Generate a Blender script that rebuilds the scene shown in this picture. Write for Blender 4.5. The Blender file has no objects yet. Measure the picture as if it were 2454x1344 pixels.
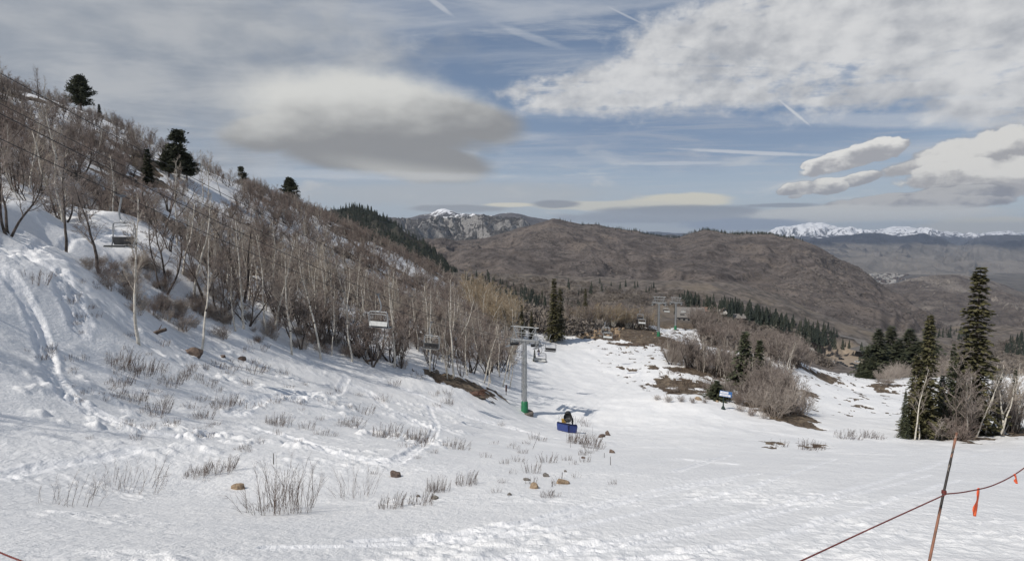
import bpy, math, random
import numpy as np
from mathutils import Vector, Matrix
R = math.radians
random.seed(7); rng = np.random.default_rng(7)
S = bpy.context.scene
COL = S.collection
# ------------------------------------------------------------------ camera
W0, H0, F0 = 2454.0, 1344.0, 1339.0
PITCH = math.atan(112.0 / F0)
CP, SP = math.cos(PITCH), math.sin(PITCH)
cam_d = bpy.data.cameras.new('camera'); cam = bpy.data.objects.new('camera', cam_d); COL.objects.link(cam)
cam_d.sensor_width = 36.0; cam_d.lens = 36.0 * F0 / W0
cam_d.clip_start = 0.1; cam_d.clip_end = 90000
cam.location = (0, 0, 0); cam.rotation_euler = (R(90) - PITCH, 0, 0)
S.camera = cam
S.view_settings.view_transform = 'Standard'; S.view_settings.look = 'None'
S.view_settings.exposure = -0.02; S.view_settings.gamma = 1.0

def ray(px, py):
    a = (px - W0 / 2) / F0; b = (H0 / 2 - py) / F0
    return np.array([a, CP + SP * b, -SP + CP * b])
def pix(px, py, D):
    d = ray(px, py); return d * (D / d[1])

# ------------------------------------------------------------------ noise
def _h(ix, iy, s):
    n = (ix * 374761393 + iy * 668265263 + s * 1442695041) & 0xFFFFFFFF
    n = ((n ^ (n >> 13)) * 1274126177) & 0xFFFFFFFF
    return ((n ^ (n >> 16)) & 0xFFFF) / 32767.5 - 1.0
def vnoise(x, y, s=0):
    x = np.asarray(x, float); y = np.asarray(y, float)
    ix = np.floor(x).astype(np.int64); iy = np.floor(y).astype(np.int64)
    fx = x - ix; fy = y - iy
    fx = fx * fx * fx * (fx * (fx * 6 - 15) + 10); fy = fy * fy * fy * (fy * (fy * 6 - 15) + 10)
    a = _h(ix, iy, s); b = _h(ix + 1, iy, s); c = _h(ix, iy + 1, s); d = _h(ix + 1, iy + 1, s)
    return (a * (1 - fx) + b * fx) * (1 - fy) + (c * (1 - fx) + d * fx) * fy
def fbm(x, y, o=4, s=0, g=0.5):
    t = 0.0; a = 1.0
    for k in range(o):
        t = t + a * vnoise(x + 17.3 * k, y - 9.1 * k, s + k); x = x * 2.03; y = y * 2.03; a *= g
    return t
def ridged(x, y, o=4, s=0):
    t = 0.0; a = 1.0
    for k in range(o):
        t = t + a * (1 - 2 * np.abs(vnoise(x, y, s + k))); x = x * 2.07; y = y * 2.07; a *= 0.5
    return t
def sstep(a, b, x):
    t = np.clip((x - a) / (b - a), 0, 1); return t * t * (3 - 2 * t)

# ------------------------------------------------------------------ mesh helpers
def mesh_np(name, V, Q, mats=(), smooth=True, midx=None, T=None):
    me = bpy.data.meshes.new(name)
    V = np.asarray(V, np.float32).reshape(-1, 3)
    Q = np.asarray(Q, np.int32).reshape(-1, 4) if Q is not None and len(Q) else np.zeros((0, 4), np.int32)
    T = np.asarray(T, np.int32).reshape(-1, 3) if T is not None and len(T) else np.zeros((0, 3), np.int32)
    me.vertices.add(len(V)); me.vertices.foreach_set('co', V.ravel())
    nl = Q.size + T.size; npoly = len(Q) + len(T)
    me.loops.add(nl); me.loops.foreach_set('vertex_index', np.concatenate([Q.ravel(), T.ravel()]))
    me.polygons.add(npoly)
    ls = np.concatenate([np.arange(len(Q)) * 4, Q.size + np.arange(len(T)) * 3]).astype(np.int32)
    me.polygons.foreach_set('loop_start', ls)
    me.polygons.foreach_set('use_smooth', np.full(npoly, smooth))
    if midx is not None: me.polygons.foreach_set('material_index', np.asarray(midx, np.int32))
    for m in mats: me.materials.append(m)
    me.update(calc_edges=True); me.validate()
    return me
def link(name, me, parent=None, loc=None):
    o = bpy.data.objects.new(name, me); COL.objects.link(o)
    if parent is not None: o.parent = parent
    if loc is not None: o.location = loc
    return o
def tag(o, label=None, cat=None, group=None, kind=None):
    if label: o['label'] = label
    if cat: o['category'] = cat
    if group: o['group'] = group
    if kind: o['kind'] = kind
    return o
def empty(name, loc, rz=0.0, sc=1.0):
    o = bpy.data.objects.new(name, None); COL.objects.link(o)
    o.location = loc; o.rotation_euler = (0, 0, rz); o.scale = (sc, sc, sc) if np.isscalar(sc) else sc
    o.empty_display_size = 0.3
    return o
def tubes(P0, P1, R0, R1, sides=3):
    """open prisms round each segment, vectorised"""
    P0 = np.asarray(P0, float).reshape(-1, 3); P1 = np.asarray(P1, float).reshape(-1, 3)
    R0 = np.asarray(R0, float); R1 = np.asarray(R1, float)
    d = P1 - P0; d /= np.maximum(np.linalg.norm(d, axis=1, keepdims=True), 1e-9)
    ref = np.where(np.abs(d[:, 2:3]) > 0.9, np.array([[1., 0, 0]]), np.array([[0, 0, 1.]]))
    u = np.cross(d, ref); u /= np.maximum(np.linalg.norm(u, axis=1, keepdims=True), 1e-9)
    w = np.cross(d, u); n = len(P0)
    V = np.zeros((n, 2 * sides, 3))
    for k in range(sides):
        a = 2 * math.pi * k / sides
        o = u * math.cos(a) + w * math.sin(a)
        V[:, k] = P0 + o * R0[:, None]; V[:, sides + k] = P1 + o * R1[:, None]
    base = (np.arange(n) * 2 * sides)[:, None]
    Q = np.stack([np.concatenate([base + k, base + (k + 1) % sides, base + sides + (k + 1) % sides, base + sides + k], 1) for k in range(sides)], 1)
    return V.reshape(-1, 3), Q.reshape(-1, 4)

class MB:
    """collects solid pieces into ONE mesh"""
    def __init__(s): s.V = []; s.Q = []; s.T = []; s.n = 0
    def add(s, V, Q=(), T=()):
        V = np.asarray(V, float).reshape(-1, 3)
        if len(Q): s.Q.append(np.asarray(Q).reshape(-1, 4) + s.n)
        if len(T): s.T.append(np.asarray(T).reshape(-1, 3) + s.n)
        s.V.append(V); s.n += len(V); return s
    def box(s, c, size, rot=None, bev=0.0):
        x, y, z = [v / 2 for v in size]; b = min(bev, x * .9, y * .9, z * .9)
        if b <= 0:
            V = [(i * x, j * y, k * z) for i in (-1, 1) for j in (-1, 1) for k in (-1, 1)]
            Q = [(0, 1, 3, 2), (4, 6, 7, 5), (0, 4, 5, 1), (2, 3, 7, 6), (0, 2, 6, 4), (1, 5, 7, 3)]
            T = []
        else:
            V = []; idx = {}
            for i in (-1, 1):
                for j in (-1, 1):
                    for k in (-1, 1):
                        idx[i, j, k, 0] = len(V); V.append((i * x, j * (y - b), k * (z - b)))
                        idx[i, j, k, 1] = len(V); V.append((i * (x - b), j * y, k * (z - b)))
                        idx[i, j, k, 2] = len(V); V.append((i * (x - b), j * (y - b), k * z))
            Q = []; T = []
            ring = [(-1, -1), (1, -1), (1, 1), (-1, 1)]
            for sgn in (-1, 1):
                Q.append([idx[sgn, a, c2, 0] for a, c2 in ring]); Q.append([idx[a, sgn, c2, 1] for a, c2 in ring]); Q.append([idx[a, c2, sgn, 2] for a, c2 in ring])
            for i in (-1, 1):
                for j in (-1, 1):
                    Q.append([idx[i, j, -1, 0], idx[i, j, 1, 0], idx[i, j, 1, 1], idx[i, j, -1, 1]])
                    Q.append([idx[i, -1, j, 0], idx[i, 1, j, 0], idx[i, 1, j, 2], idx[i, -1, j, 2]])
                    Q.append([idx[-1, i, j, 1], idx[1, i, j, 1], idx[1, i, j, 2], idx[-1, i, j, 2]])
            for i in (-1, 1):
                for j in (-1, 1):
                    for k in (-1, 1): T.append([idx[i, j, k, 0], idx[i, j, k, 1], idx[i, j, k, 2]])
        V = np.array(V, float)
        if rot is not None: V = V @ np.array(Matrix(rot).to_3x3() if not isinstance(rot, np.ndarray) else rot).T
        return s.add(V + np.array(c, float), Q, T)
    def bar(s, p0, p1, r0, r1=None, sides=8, caps=True):
        r1 = r0 if r1 is None else r1
        V, Q = tubes([p0], [p1], [r0], [r1], sides)
        T = []
        if caps:
            V = np.vstack([V, [p0], [p1]]); a = len(V) - 2
            for k in range(sides):
                T.append((a, (k + 1) % sides, k)); T.append((a + 1, sides + k, sides + (k + 1) % sides))
        return s.add(V, Q, T)
    def path(s, pts, r, sides=6, caps=True):
        """continuous tube along a polyline; r number or list"""
        P = np.array(pts, float); n = len(P); r = np.full(n, r) if np.isscalar(r) else np.array(r, float)
        t = np.gradient(P, axis=0); t /= np.maximum(np.linalg.norm(t, axis=1, keepdims=True), 1e-9)
        ref = np.array([0, 0, 1.]) if abs(t[0][2]) < .9 else np.array([1., 0, 0])
        u = np.cross(t[0], ref); u /= np.linalg.norm(u); V = []
        for i in range(n):
            u = u - t[i] * np.dot(u, t[i]); u /= max(np.linalg.norm(u), 1e-9); w = np.cross(t[i], u)
            for k in range(sides):
                a = 2 * math.pi * k / sides; V.append(P[i] + (u * math.cos(a) + w * math.sin(a)) * r[i])
        Q = [(i * sides + k, i * sides + (k + 1) % sides, (i + 1) * sides + (k + 1) % sides, (i + 1) * sides + k) for i in range(n - 1) for k in range(sides)]
        T = []
        if caps:
            a = len(V); V += [P[0], P[-1]]
            for k in range(sides):
                T.append((a, (k + 1) % sides, k)); T.append((a + 1, (n - 1) * sides + k, (n - 1) * sides + (k + 1) % sides))
        return s.add(V, Q, T)
    def lathe(s, prof, c=(0, 0, 0), sides=20, axis='z', rot=None):
        V = []; n = len(prof)
        for r, h in prof:
            for k in range(sides):
                a = 2 * math.pi * k / sides
                V.append((r * math.cos(a), r * math.sin(a), h) if axis == 'z' else (r * math.cos(a), h, r * math.sin(a)))
        Q = [(i * sides + k, i * sides + (k + 1) % sides, (i + 1) * sides + (k + 1) % sides, (i + 1) * sides + k) for i in range(n - 1) for k in range(sides)]
        V = np.array(V, float)
        if rot is not None: V = V @ np.array(rot.to_3x3()).T
        return s.add(V + np.array(c, float), Q)
    def build(s, name, mat, parent=None, smooth=False, loc=None):
        me = s.mesh(name, mat, smooth); return link(name, me, parent, loc)
    def mesh(s, name, mat, smooth=False):
        V = np.vstack(s.V); Q = np.vstack(s.Q) if s.Q else None; T = np.vstack(s.T) if s.T else None
        return mesh_np(name, V, Q, [mat] if mat else [], smooth, T=T)

# ------------------------------------------------------------------ node helper
class NT:
    def __init__(s, tree): s.t = tree; s.n = tree.nodes; s.l = tree.links
    def new(s, typ, **kw):
        nd = s.n.new(typ)
        for k, v in kw.items(): setattr(nd, k, v)
        return nd
    def set(s, sock, v):
        if hasattr(v, 'is_output'): s.l.new(v, sock)
        elif v is not None:
            if sock.type == 'RGBA' and not np.isscalar(v) and len(v) == 3: v = (*v, 1)
            sock.default_value = v
    def math(s, op, a, b=None, c=None, clamp=False):
        nd = s.new('ShaderNodeMath', operation=op, use_clamp=clamp)
        s.set(nd.inputs[0], a); s.set(nd.inputs[1], b)
        if c is not None: s.set(nd.inputs[2], c)
        return nd.outputs[0]
    def add(s, a, b): return s.math('ADD', a, b)
    def sub(s, a, b): return s.math('SUBTRACT', a, b)
    def mul(s, a, b): return s.math('MULTIPLY', a, b)
    def maxi(s, a, b): return s.math('MAXIMUM', a, b)
    def step(s, x, a, b):
        nd = s.new('ShaderNodeMapRange', interpolation_type='SMOOTHSTEP')
        s.set(nd.inputs[0], x); s.set(nd.inputs[1], a); s.set(nd.inputs[2], b); nd.inputs[3].default_value = 0; nd.inputs[4].default_value = 1
        return nd.outputs[0]
    def lin(s, x, a, b, c, d):
        nd = s.new('ShaderNodeMapRange'); s.set(nd.inputs[0], x)
        for i, v in enumerate((a, b, c, d)): nd.inputs[i + 1].default_value = v
        return nd.outputs[0]
    def mix(s, f, a, b):
        nd = s.new('ShaderNodeMix', data_type='RGBA'); s.set(nd.inputs[0], f); s.set(nd.inputs[6], a); s.set(nd.inputs[7], b); return nd.outputs[2]
    def xyz(s, x, y, z):
        nd = s.new('ShaderNodeCombineXYZ'); s.set(nd.inputs[0], x); s.set(nd.inputs[1], y); s.set(nd.inputs[2], z); return nd.outputs[0]
    def noise(s, vec, scale, detail=4, rough=0.55, dist=0.0, out=0):
        nd = s.new('ShaderNodeTexNoise'); s.set(nd.inputs['Vector'], vec); nd.inputs['Scale'].default_value = scale
        nd.inputs['Detail'].default_value = detail; nd.inputs['Roughness'].default_value = rough; nd.inputs['Distortion'].default_value = dist
        return nd.outputs[out]
    def vmul(s, vec, k):
        nd = s.new('ShaderNodeVectorMath', operation='MULTIPLY'); s.set(nd.inputs[0], vec); s.set(nd.inputs[1], k); return nd.outputs[0]
    def vadd(s, a, b):
        nd = s.new('ShaderNodeVectorMath', operation='ADD'); s.set(nd.inputs[0], a); s.set(nd.inputs[1], b); return nd.outputs[0]
    def attr(s, name):
        nd = s.new('ShaderNodeAttribute', attribute_name=name); return nd.outputs['Fac']
def material(name, rough=0.7, spec=0.3, metal=0.0):
    m = bpy.data.materials.new(name); m.use_nodes = True
    t = NT(m.node_tree); b = t.n['Principled BSDF']
    b.inputs['Roughness'].default_value = rough; b.inputs['Metallic'].default_value = metal
    b.inputs['Specular IOR Level'].default_value = spec
    return m, t, b
def simple(name, c1, c2=None, scale=4.0, rough=0.7, spec=0.3, metal=0.0, bump=0.0, lo=.35, hi=.65, detail=4):
    m, t, b = material(name, rough, spec, metal)
    if c2 is None: c2 = tuple(v * .8 for v in c1)
    co = t.new('ShaderNodeTexCoord').outputs['Object']
    n = t.noise(co, scale, detail)
    t.set(b.inputs['Base Color'], t.mix(t.step(n, lo, hi), c1, c2))
    if bump:
        bp = t.new('ShaderNodeBump'); bp.inputs['Strength'].default_value = bump; bp.inputs['Distance'].default_value = .05
        t.set(bp.inputs['Height'], n); t.set(b.inputs['Normal'], bp.outputs[0])
    return m
# ------------------------------------------------------------------ local terrain: a thin-plate surface through surveyed points
CTRL = [  # (px, py, distance ahead)
 (1262,990,80),(1360,1038,62),(1500,1050,52),(1450,950,98),(1350,900,118),(1400,830,160),(1400,812,172),(1320,812,165),
 (1580,805,186),(1618,790,223),(1500,790,186),(1450,870,135),(1600,870,128),(1700,940,100),(1737,980,86),(1600,950,92),
 (1940,1025,76),(1700,1050,48),(2000,1070,52),(2290,1045,74),(2454,1050,70),(2100,1045,72),(2200,1200,11),(2454,1150,15),
 (2050,1000,108),(2000,930,165),(2080,915,235),(2000,905,210),(2040,922,260),(1930,893,250),(2200,935,270),(2150,925,230),(2030,908,335),(2000,902,335),(2065,912,330),(1970,893,345),(2110,915,330),(2030,912,390),(1930,885,165),(1910,867,178),(2160,930,165),(2230,905,190),(2430,900,150),(2200,1000,100),
 (1990,870,480),(2070,895,450),(2130,890,460),(1800,860,190),(1850,790,420),(1750,760,420),(1650,765,380),(1500,720,500),(1300,720,450),(1200,680,600),
 (1100,660,700),(2300,850,500),(2454,820,600),(1900,850,380),(1960,860,400),(1800,700,700),(2000,790,700),(2250,820,700),
 (660,1220,11),(330,1190,12),(0,1200,9),(0,1000,15),(300,1000,19),(600,1000,26),(900,1000,38),(1100,1000,58),(0,850,19),(150,870,23),
 (333,825,32),(200,700,29),(100,622,29),(0,613,26),(0,603,31),(100,600,36),(160,592,42),(200,573,47),(300,555,54),(370,552,62),(0,585,35),(100,572,43),(200,556,53),(0,515,40),(60,508,46),(120,535,52),(200,528,62),(60,440,58),(330,705,48),(0,300,95),(0,210,140),(-150,240,90),(-300,150,120),
 (200,300,125),(200,268,150),(400,392,175),(600,458,190),(800,533,205),(1000,630,215),(1100,685,215),(1200,752,200),
 (500,600,95),(300,460,90),(700,680,105),(550,760,55),(450,840,42),(700,820,62),(850,860,66),(1000,900,70),(1150,940,74),(900,760,92),
 (1100,850,95),(1200,920,86),(800,950,40),(500,900,32),(600,1100,16),(1000,1100,19),(420,700,70),(600,680,85),(1000,740,130),(1150,800,130),
]
cp = [pix(*c) for c in CTRL]
slope = .345
for (x, y) in [(0, 0), (0, 6), (0, 15), (0, 30), (0, 45), (6, 3), (12, 8), (10, 25), (20, 35), (-4, 4), (5, -12), (-12, -8), (20, -10), (30, 10), (-25, 2), (45, 30), (-30, -20), (30, -30)]:
    z = -1.65 - slope * y + (0.09 * max(0, -x)) - (0.02 * max(0, x)) + (.02 * max(0, y - 30))
    cp.append(np.array([x, y, z]))
# hidden / far supports
for p in [(-120,260,5),(-60,280,-22),(-10,270,-40),(-200,200,34),(-200,100,42),(-150,40,24),(-90,10,10),(-250,320,-10),(-100,400,-45),(-300,500,-50),(-50,520,-55),
          (60,300,-50),(100,250,-44),(140,300,-66),(120,40,-28),(160,90,-40),(220,160,-70),(300,300,-108),(350,100,-90),(400,400,-112),(500,600,-118),(-400,700,-60),
          (600,750,-125),(300,800,-115),(0,850,-75),(-700,600,-40),(700,300,-125),(0,-150,45),(-200,-100,60),(200,-100,10)]:
    cp.append(np.array(p, float))
cp = np.array(cp)
CX = cp[:, :2]; n = len(CX)
def _k(r2): return np.where(r2 > 1e-9, 0.5 * r2 * np.log(np.maximum(r2, 1e-9)), 0.0)
d2 = ((CX[:, None] - CX[None]) ** 2).sum(-1)
K = _k(d2) + np.eye(n) * 1.5
Pm = np.hstack([np.ones((n, 1)), CX])
A = np.block([[K, Pm], [Pm.T, np.zeros((3, 3))]])
sol = np.linalg.solve(A, np.concatenate([cp[:, 2], np.zeros(3)]))
def base_h(x, y):
    x = np.asarray(x, float); y = np.asarray(y, float); sh = x.shape; x = x.ravel(); y = y.ravel()
    out = np.empty(len(x))
    for i in range(0, len(x), 60000):
        xs = x[i:i + 60000, None]; ys = y[i:i + 60000, None]
        r2 = (xs - CX[None, :, 0]) ** 2 + (ys - CX[None, :, 1]) ** 2
        out[i:i + 60000] = _k(r2) @ sol[:n] + sol[n] + sol[n + 1] * xs[:, 0] + sol[n + 2] * ys[:, 0]
    return out.reshape(sh)
def rough_h(x, y):
    r = np.hypot(x, y)
    a = np.clip(r / 60, .12, 1.6)
    far = sstep(230, 420, r)
    return fbm(x / 13, y / 13, 4, 11) * .22 * a + fbm(x / 2.3, y / 2.3, 3, 31) * .05 * np.clip(r / 30, .3, 1.6) + ridged(x / 130, y / 130, 4, 5) * 5.0 * far
def H(x, y): return base_h(x, y) + rough_h(x, y)
_ts = np.geomspace(1.5, 1500, 900)
def hit(px, py, dmin=1.5):
    """where the line of sight of the survey photo meets the ground"""
    d = ray(px, py); ts = _ts[_ts > dmin]; P = d[None] * (ts / d[1])[:, None]
    g = H(P[:, 0], P[:, 1]) - P[:, 2]
    i = np.argmax(g > 0)
    if g[i] <= 0: i = len(ts) - 1
    lo, hi = ts[max(i - 1, 0)], ts[i]
    tt = np.linspace(lo, hi, 40); P = d[None] * (tt / d[1])[:, None]
    g = H(P[:, 0], P[:, 1]) - P[:, 2]; j = np.argmax(g > 0) if (g > 0).any() else 39
    return np.array([P[j, 0], P[j, 1], float(H(P[j:j + 1, 0], P[j:j + 1, 1])[0])])
def on(x, y): return np.array([x, y, float(H(np.array([x]), np.array([y]))[0])])

def spline(P, n):
    P = np.array(P, float); t = np.arange(len(P)); tt = np.linspace(0, len(P) - 1, n); out = []
    for q in tt:
        i = min(int(q), len(P) - 2); f = q - i
        p0 = P[max(i - 1, 0)]; p1 = P[i]; p2 = P[i + 1]; p3 = P[min(i + 2, len(P) - 1)]
        out.append(.5 * ((2 * p1) + (p2 - p0) * f + (2 * p0 - 5 * p1 + 4 * p2 - p3) * f * f + (3 * p1 - p0 - 3 * p2 + p3) * f ** 3))
    return np.array(out)
def polydist(x, y, L):
    """distance to polyline L and arclength of nearest point"""
    best = np.full(x.shape, 1e9); arc = np.zeros(x.shape); side = np.zeros(x.shape); s = 0.0
    for a, b in zip(L[:-1], L[1:]):
        d = b - a; l2 = max(d @ d, 1e-9); t = np.clip(((x - a[0]) * d[0] + (y - a[1]) * d[1]) / l2, 0, 1)
        q = np.hypot(x - a[0] - t * d[0], y - a[1] - t * d[1]); m = q < best
        cr = (d[0] * (y - a[1]) - d[1] * (x - a[0]))
        best = np.where(m, q, best); arc = np.where(m, s + t * math.sqrt(l2), arc); side = np.where(m, np.sign(cr), side); s += math.sqrt(l2)
    return best, arc, side
def polysd(x, y, L):
    """signed distance to a closed polygon, negative inside"""
    Lc = np.vstack([L, L[:1]]); d, _, _ = polydist(x, y, Lc); ins = np.zeros(x.shape, bool)
    for a, b in zip(Lc[:-1], Lc[1:]):
        c = ((a[1] > y) != (b[1] > y)) & (x < (b[0] - a[0]) * (y - a[1]) / (b[1] - a[1] + 1e-12) + a[0]); ins ^= c
    return np.where(ins, -d, d)

# ski and boot tracks pressed into the snow: (line in the survey photo, half width, depth, roughness)
TRK = [
 ([(0,645),(45,700),(85,770),(108,850),(125,905),(165,955),(250,1005),(350,1035),(450,1046),(530,1041)], .27, .09, .09),
 ([(20,640),(62,700),(98,770),(120,850),(138,905),(178,950),(260,998),(360,1028)], .18, .08, .03),
 ([(600,1025),(700,1050),(800,1085),(900,1103),(960,1100),(1015,1065),(1046,1020),(1030,980)], .30, .08, .07),
 ([(130,640),(155,700),(175,750),(185,790)], .40, .10, .12),
 ([(155,650),(185,720),(205,770)], .30, .10, .10),
 ([(850,925),(900,950),(960,990),(1030,1028)], .45, .10, .10),
 ([(1030,975),(1080,985),(1150,1008),(1240,1030)], .45, .10, .12),
 ([(680,955),(740,945),(830,905)], .35, .10, .1),
 ([(905,900),(1000,945),(1100,990),(1220,1020),(1330,1050)], .35, .09, .08),
 ([(860,1297),(1000,1288),(1150,1270),(1300,1240),(1450,1203),(1650,1160),(1820,1135)], .11, .035, .02),
 ([(1000,1297),(1150,1282),(1300,1255),(1450,1215),(1600,1180),(1750,1150)], .10, .03, .02),
 ([(0,1142),(80,1122),(160,1108),(240,1098),(330,1075)], .20, .04, .04),
 ([(0,597),(80,590),(160,578),(240,566),(310,557)], .35, .10, .05),
 ([(0,588),(90,580),(170,568),(250,558)], .25, .08, .04),
 ([(60,612),(130,612),(190,632),(240,668)], .30, .10, .05),
 ([(640,1312),(1000,1302),(1300,1272),(1600,1215),(1850,1150),(2000,1100)], .09, .03, .015),
 ([(1150,1344),(1500,1292),(1900,1205),(2200,1128),(2400,1080)], .09, .03, .015), ([(1230,1344),(1560,1296),(1940,1212),(2230,1138)], .07, .025, .015),
 ([(1500,1344),(1900,1272),(2300,1150)], .08, .03, .015), ([(1620,1130),(1700,1105),(1750,1090)], .16, .04, .03),
 ([(1640,1100),(1720,1108),(1760,1112)], .2, .04, .04),
 ([(560,990),(620,960),(700,940)], .35, .08, .1),
]
def poly_world(pts): return np.array([hit(a, b)[:2] for a, b in pts])
# bare ground showing through the snow, outlines in the survey photo
BARE = [
 [(1000,878),(1060,886),(1130,915),(1172,932),(1150,952),(1095,934),(1030,905)],
 [(1362,815),(1400,800),(1460,776),(1505,772),(1545,778),(1600,806),(1660,832),(1705,850),(1640,846),(1560,826),(1480,816),(1420,812)],
 [(1465,820),(1525,820),(1520,830),(1470,828)],
 [(1570,878),(1640,876),(1760,890),(1860,912),(1790,914),(1690,906),(1600,897)],
 [(1566,908),(1650,912),(1740,920),(1700,938),(1620,942),(1572,926)],
 [(1775,975),(1890,972),(1940,990),(1962,1026),(1900,1015),(1820,996)],
 [(2170,1040),(2230,1032),(2330,1034),(2380,1050),(2300,1053),(2190,1052)],
 [(1895,870),(1940,882),(2010,905),(2060,940),(2010,915),(1935,890)],
 [(1925,935),(1955,945),(1945,950)],
 [(2390,1030),(2454,1020),(2500,1030),(2454,1045)],
 [(1830,1058),(1870,1072),(1850,1076)],[(1925,1072),(1985,1064),(1960,1082)],
 [(2075,930),(2130,915),(2160,925),(2110,945)],
]
BARE_W = [poly_world(p) for p in BARE]
PARK_W = np.array([(258., 470), (300, 420), (330, 420), (345, 470), (320, 530), (268, 520)])
SNOW_FAR = [np.array([(14., 175), (22, 178), (24, 230), (14, 300), (2, 330), (4, 250)])]

th = np.concatenate([np.linspace(-180, -62, 60, endpoint=False), np.linspace(-62, 62, 1040, endpoint=False), np.linspace(62, 180, 60)])
th = np.radians(th)
rr = np.concatenate([[0.4], np.geomspace(1, 5, 12, endpoint=False), np.geomspace(5, 95, 560, endpoint=False), np.geomspace(95, 300, 170, endpoint=False), np.geomspace(300, 950, 110)])
TH, RR = np.meshgrid(th, rr, indexing='ij')
GX = RR * np.sin(TH); GY = RR * np.cos(TH)
GZ = H(GX, GY)
fresh = np.zeros_like(GX)
for pts, hw, dep, rg in TRK:
    dep *= .75; rg *= .65
    L = spline(poly_world(pts), 60)
    lo = L.min(0) - 2.5; hi_ = L.max(0) + 2.5
    m = (GX > lo[0]) & (GX < hi_[0]) & (GY > lo[1]) & (GY < hi_[1])
    x = GX[m]; y = GY[m]; d, arc, side = polydist(x, y, L)
    q = d / hw * (1 + .25 * vnoise(arc * 1.5, side * 3.0, 3))
    g = -dep * (1 - sstep(.55, 1.0, q)) + dep * .35 * np.exp(-((q - 1.25) / .28) ** 2)
    g += rg * fbm(x * 6.5, y * 6.5, 3, 77) * (1 - sstep(.9, 1.7, q)) * .8
    GZ[m] += g; fresh[m] = np.maximum(fresh[m], 1 - sstep(1.0, 1.9, q))
# churned snow close to the camera, and lumps on the left bank
near = 1 - sstep(9, 24, RR)
nb = vnoise(GX * 3.1 + .5 * vnoise(GX, GY, 4), GY * 6.5, 55) * .5 + vnoise(GX * 7, GY * 13, 56) * .4
GZ += near * .085 * np.maximum(nb, -.2) * sstep(-.35, .55, vnoise(GX * .33, GY * .6, 58) + .3 * vnoise(GX * .9, GY * 1.4, 59))
RDL = spline(poly_world([(-60,594),(0,592),(100,582),(200,566),(310,556),(360,550)]), 40)
m = (RR < 75) & (GX < -15) & (GY > 15)
dd_, _, sd_ = polydist(GX[m], GY[m], RDL); up_ = dd_ * sd_
GZ[m] += 1.0 * sstep(1.3, 3.4, up_) * np.exp(-np.maximum(up_ - 3.4, 0) / 5.0) * (up_ > 0) - .25 * np.exp(-(dd_ / 1.6) ** 2)
mid = sstep(14, 22, RR) * (1 - sstep(60, 80, RR)) * sstep(1.0, 4.0, -GX + GY * -.02)
lum = np.maximum(fbm(GX * 1.5, GY * 1.5, 3, 61) - .25, 0)
GZ += mid * lum * .22 * (.3 + .7 * sstep(-.1, .5, fbm(GX / 6, GY / 6, 2, 62)))
bare = np.zeros_like(GX)
wob = fbm(GX / 3.5, GY / 3.5, 4, 91)
for L in BARE_W:
    lo = L.min(0) - 9; hi_ = L.max(0) + 9
    m = (GX > lo[0]) & (GX < hi_[0]) & (GY > lo[1]) & (GY < hi_[1])
    sd = polysd(GX[m], GY[m], L)
    sc_ = np.clip(np.hypot(L[:, 0], L[:, 1]).mean() / 70, .5, 1.6)
    bare[m] = np.maximum(bare[m], 1 - sstep(-.8 * sc_, .8 * sc_, sd + (wob[m] * 1.6 + fbm(GX[m] / .8, GY[m] / .8, 3, 93) * .8) * sc_))
# snow lies broken under the wood on the left slope and gives out beyond the knoll
hillf = sstep(60, 95, GY) * sstep(0, 22, -GX - .02 * GY + 4) * (GY < 320)
bare = np.maximum(bare, hillf * sstep(.28, .55, fbm(GX / 9, GY / 9, 5, 95) + .12 * sstep(-70, -20, GX)))
bare = np.maximum(bare, sstep(.60, .74, fbm(GX / 1.7 + 40, GY / 2.6, 4, 96)) * sstep(85, 110, GY) * sstep(15, 30, GX))
limit = 235 + 12 * fbm(GX / 30, GY / 30, 3, 97) + 75 * sstep(95, 130, GX) * (GX < 400)
farb = sstep(0, 14, RR - limit)
for L in SNOW_FAR: farb *= sstep(-2, 3, polysd(GX, GY, L) + 2 * wob)
bare = np.maximum(bare, farb)
far = sstep(225, 300, RR)
park = 1 - sstep(-2, 2, polysd(GX, GY, PARK_W))
GZ = np.where(park > 0, GZ * (1 - park) + park * (-113.5 + .01 * (GX - 300)), GZ)
GZ += bare * (-.10 + .16 * fbm(GX / .9, GY / .9, 3, 99)) * (RR < 250)
nt, nr = GX.shape
I = np.arange(nt * nr).reshape(nt, nr)
Qd = np.stack([I[:-1, :-1], I[:-1, 1:], I[1:, 1:], I[1:, :-1]], -1).reshape(-1, 4)[:, ::-1]
# ground material: snow, bare earth with dead grass, far scrub, gravel
m_ground, t, b = material('snow_and_earth', .55, .35)
geo = t.new('ShaderNodeNewGeometry').outputs['Position']
n1 = t.noise(geo, .35, 5); n2 = t.noise(t.vmul(geo, (1, .5, 1)), 7.0, 5, .65); n3 = t.noise(geo, 1.6, 6, .7); n4 = t.noise(geo, .02, 5)
snow = t.mix(t.step(n1, .3, .7), (.745, .746, .744), (.80, .796, .785))
snow = t.mix(t.mul(t.step(n3, .6, .78), .35), snow, (.50, .48, .455))
n5 = t.noise(t.vmul(geo, (1, .45, 1)), 2.6, 6, .75); n6 = t.noise(t.vmul(geo, (1, .35, 1)), 9.0, 4, .7)
snow = t.mix(t.mul(t.step(n5, .48, .72), .45), snow, (.64, .645, .65))
snow = t.mix(t.mul(t.step(n6, .60, .70), .7), snow, (.86, .86, .86))
snow = t.mix(t.mul(t.attr('fresh'), .5), snow, (.86, .86, .865))
earth = t.mix(t.step(t.noise(geo, 3.1, 6, .72), .36, .66), (.030, .023, .018), (.135, .098, .066))
earth = t.mix(t.mul(t.step(t.noise(geo, 5.0, 5), .54, .70), .6), earth, (.24, .19, .135))
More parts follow.
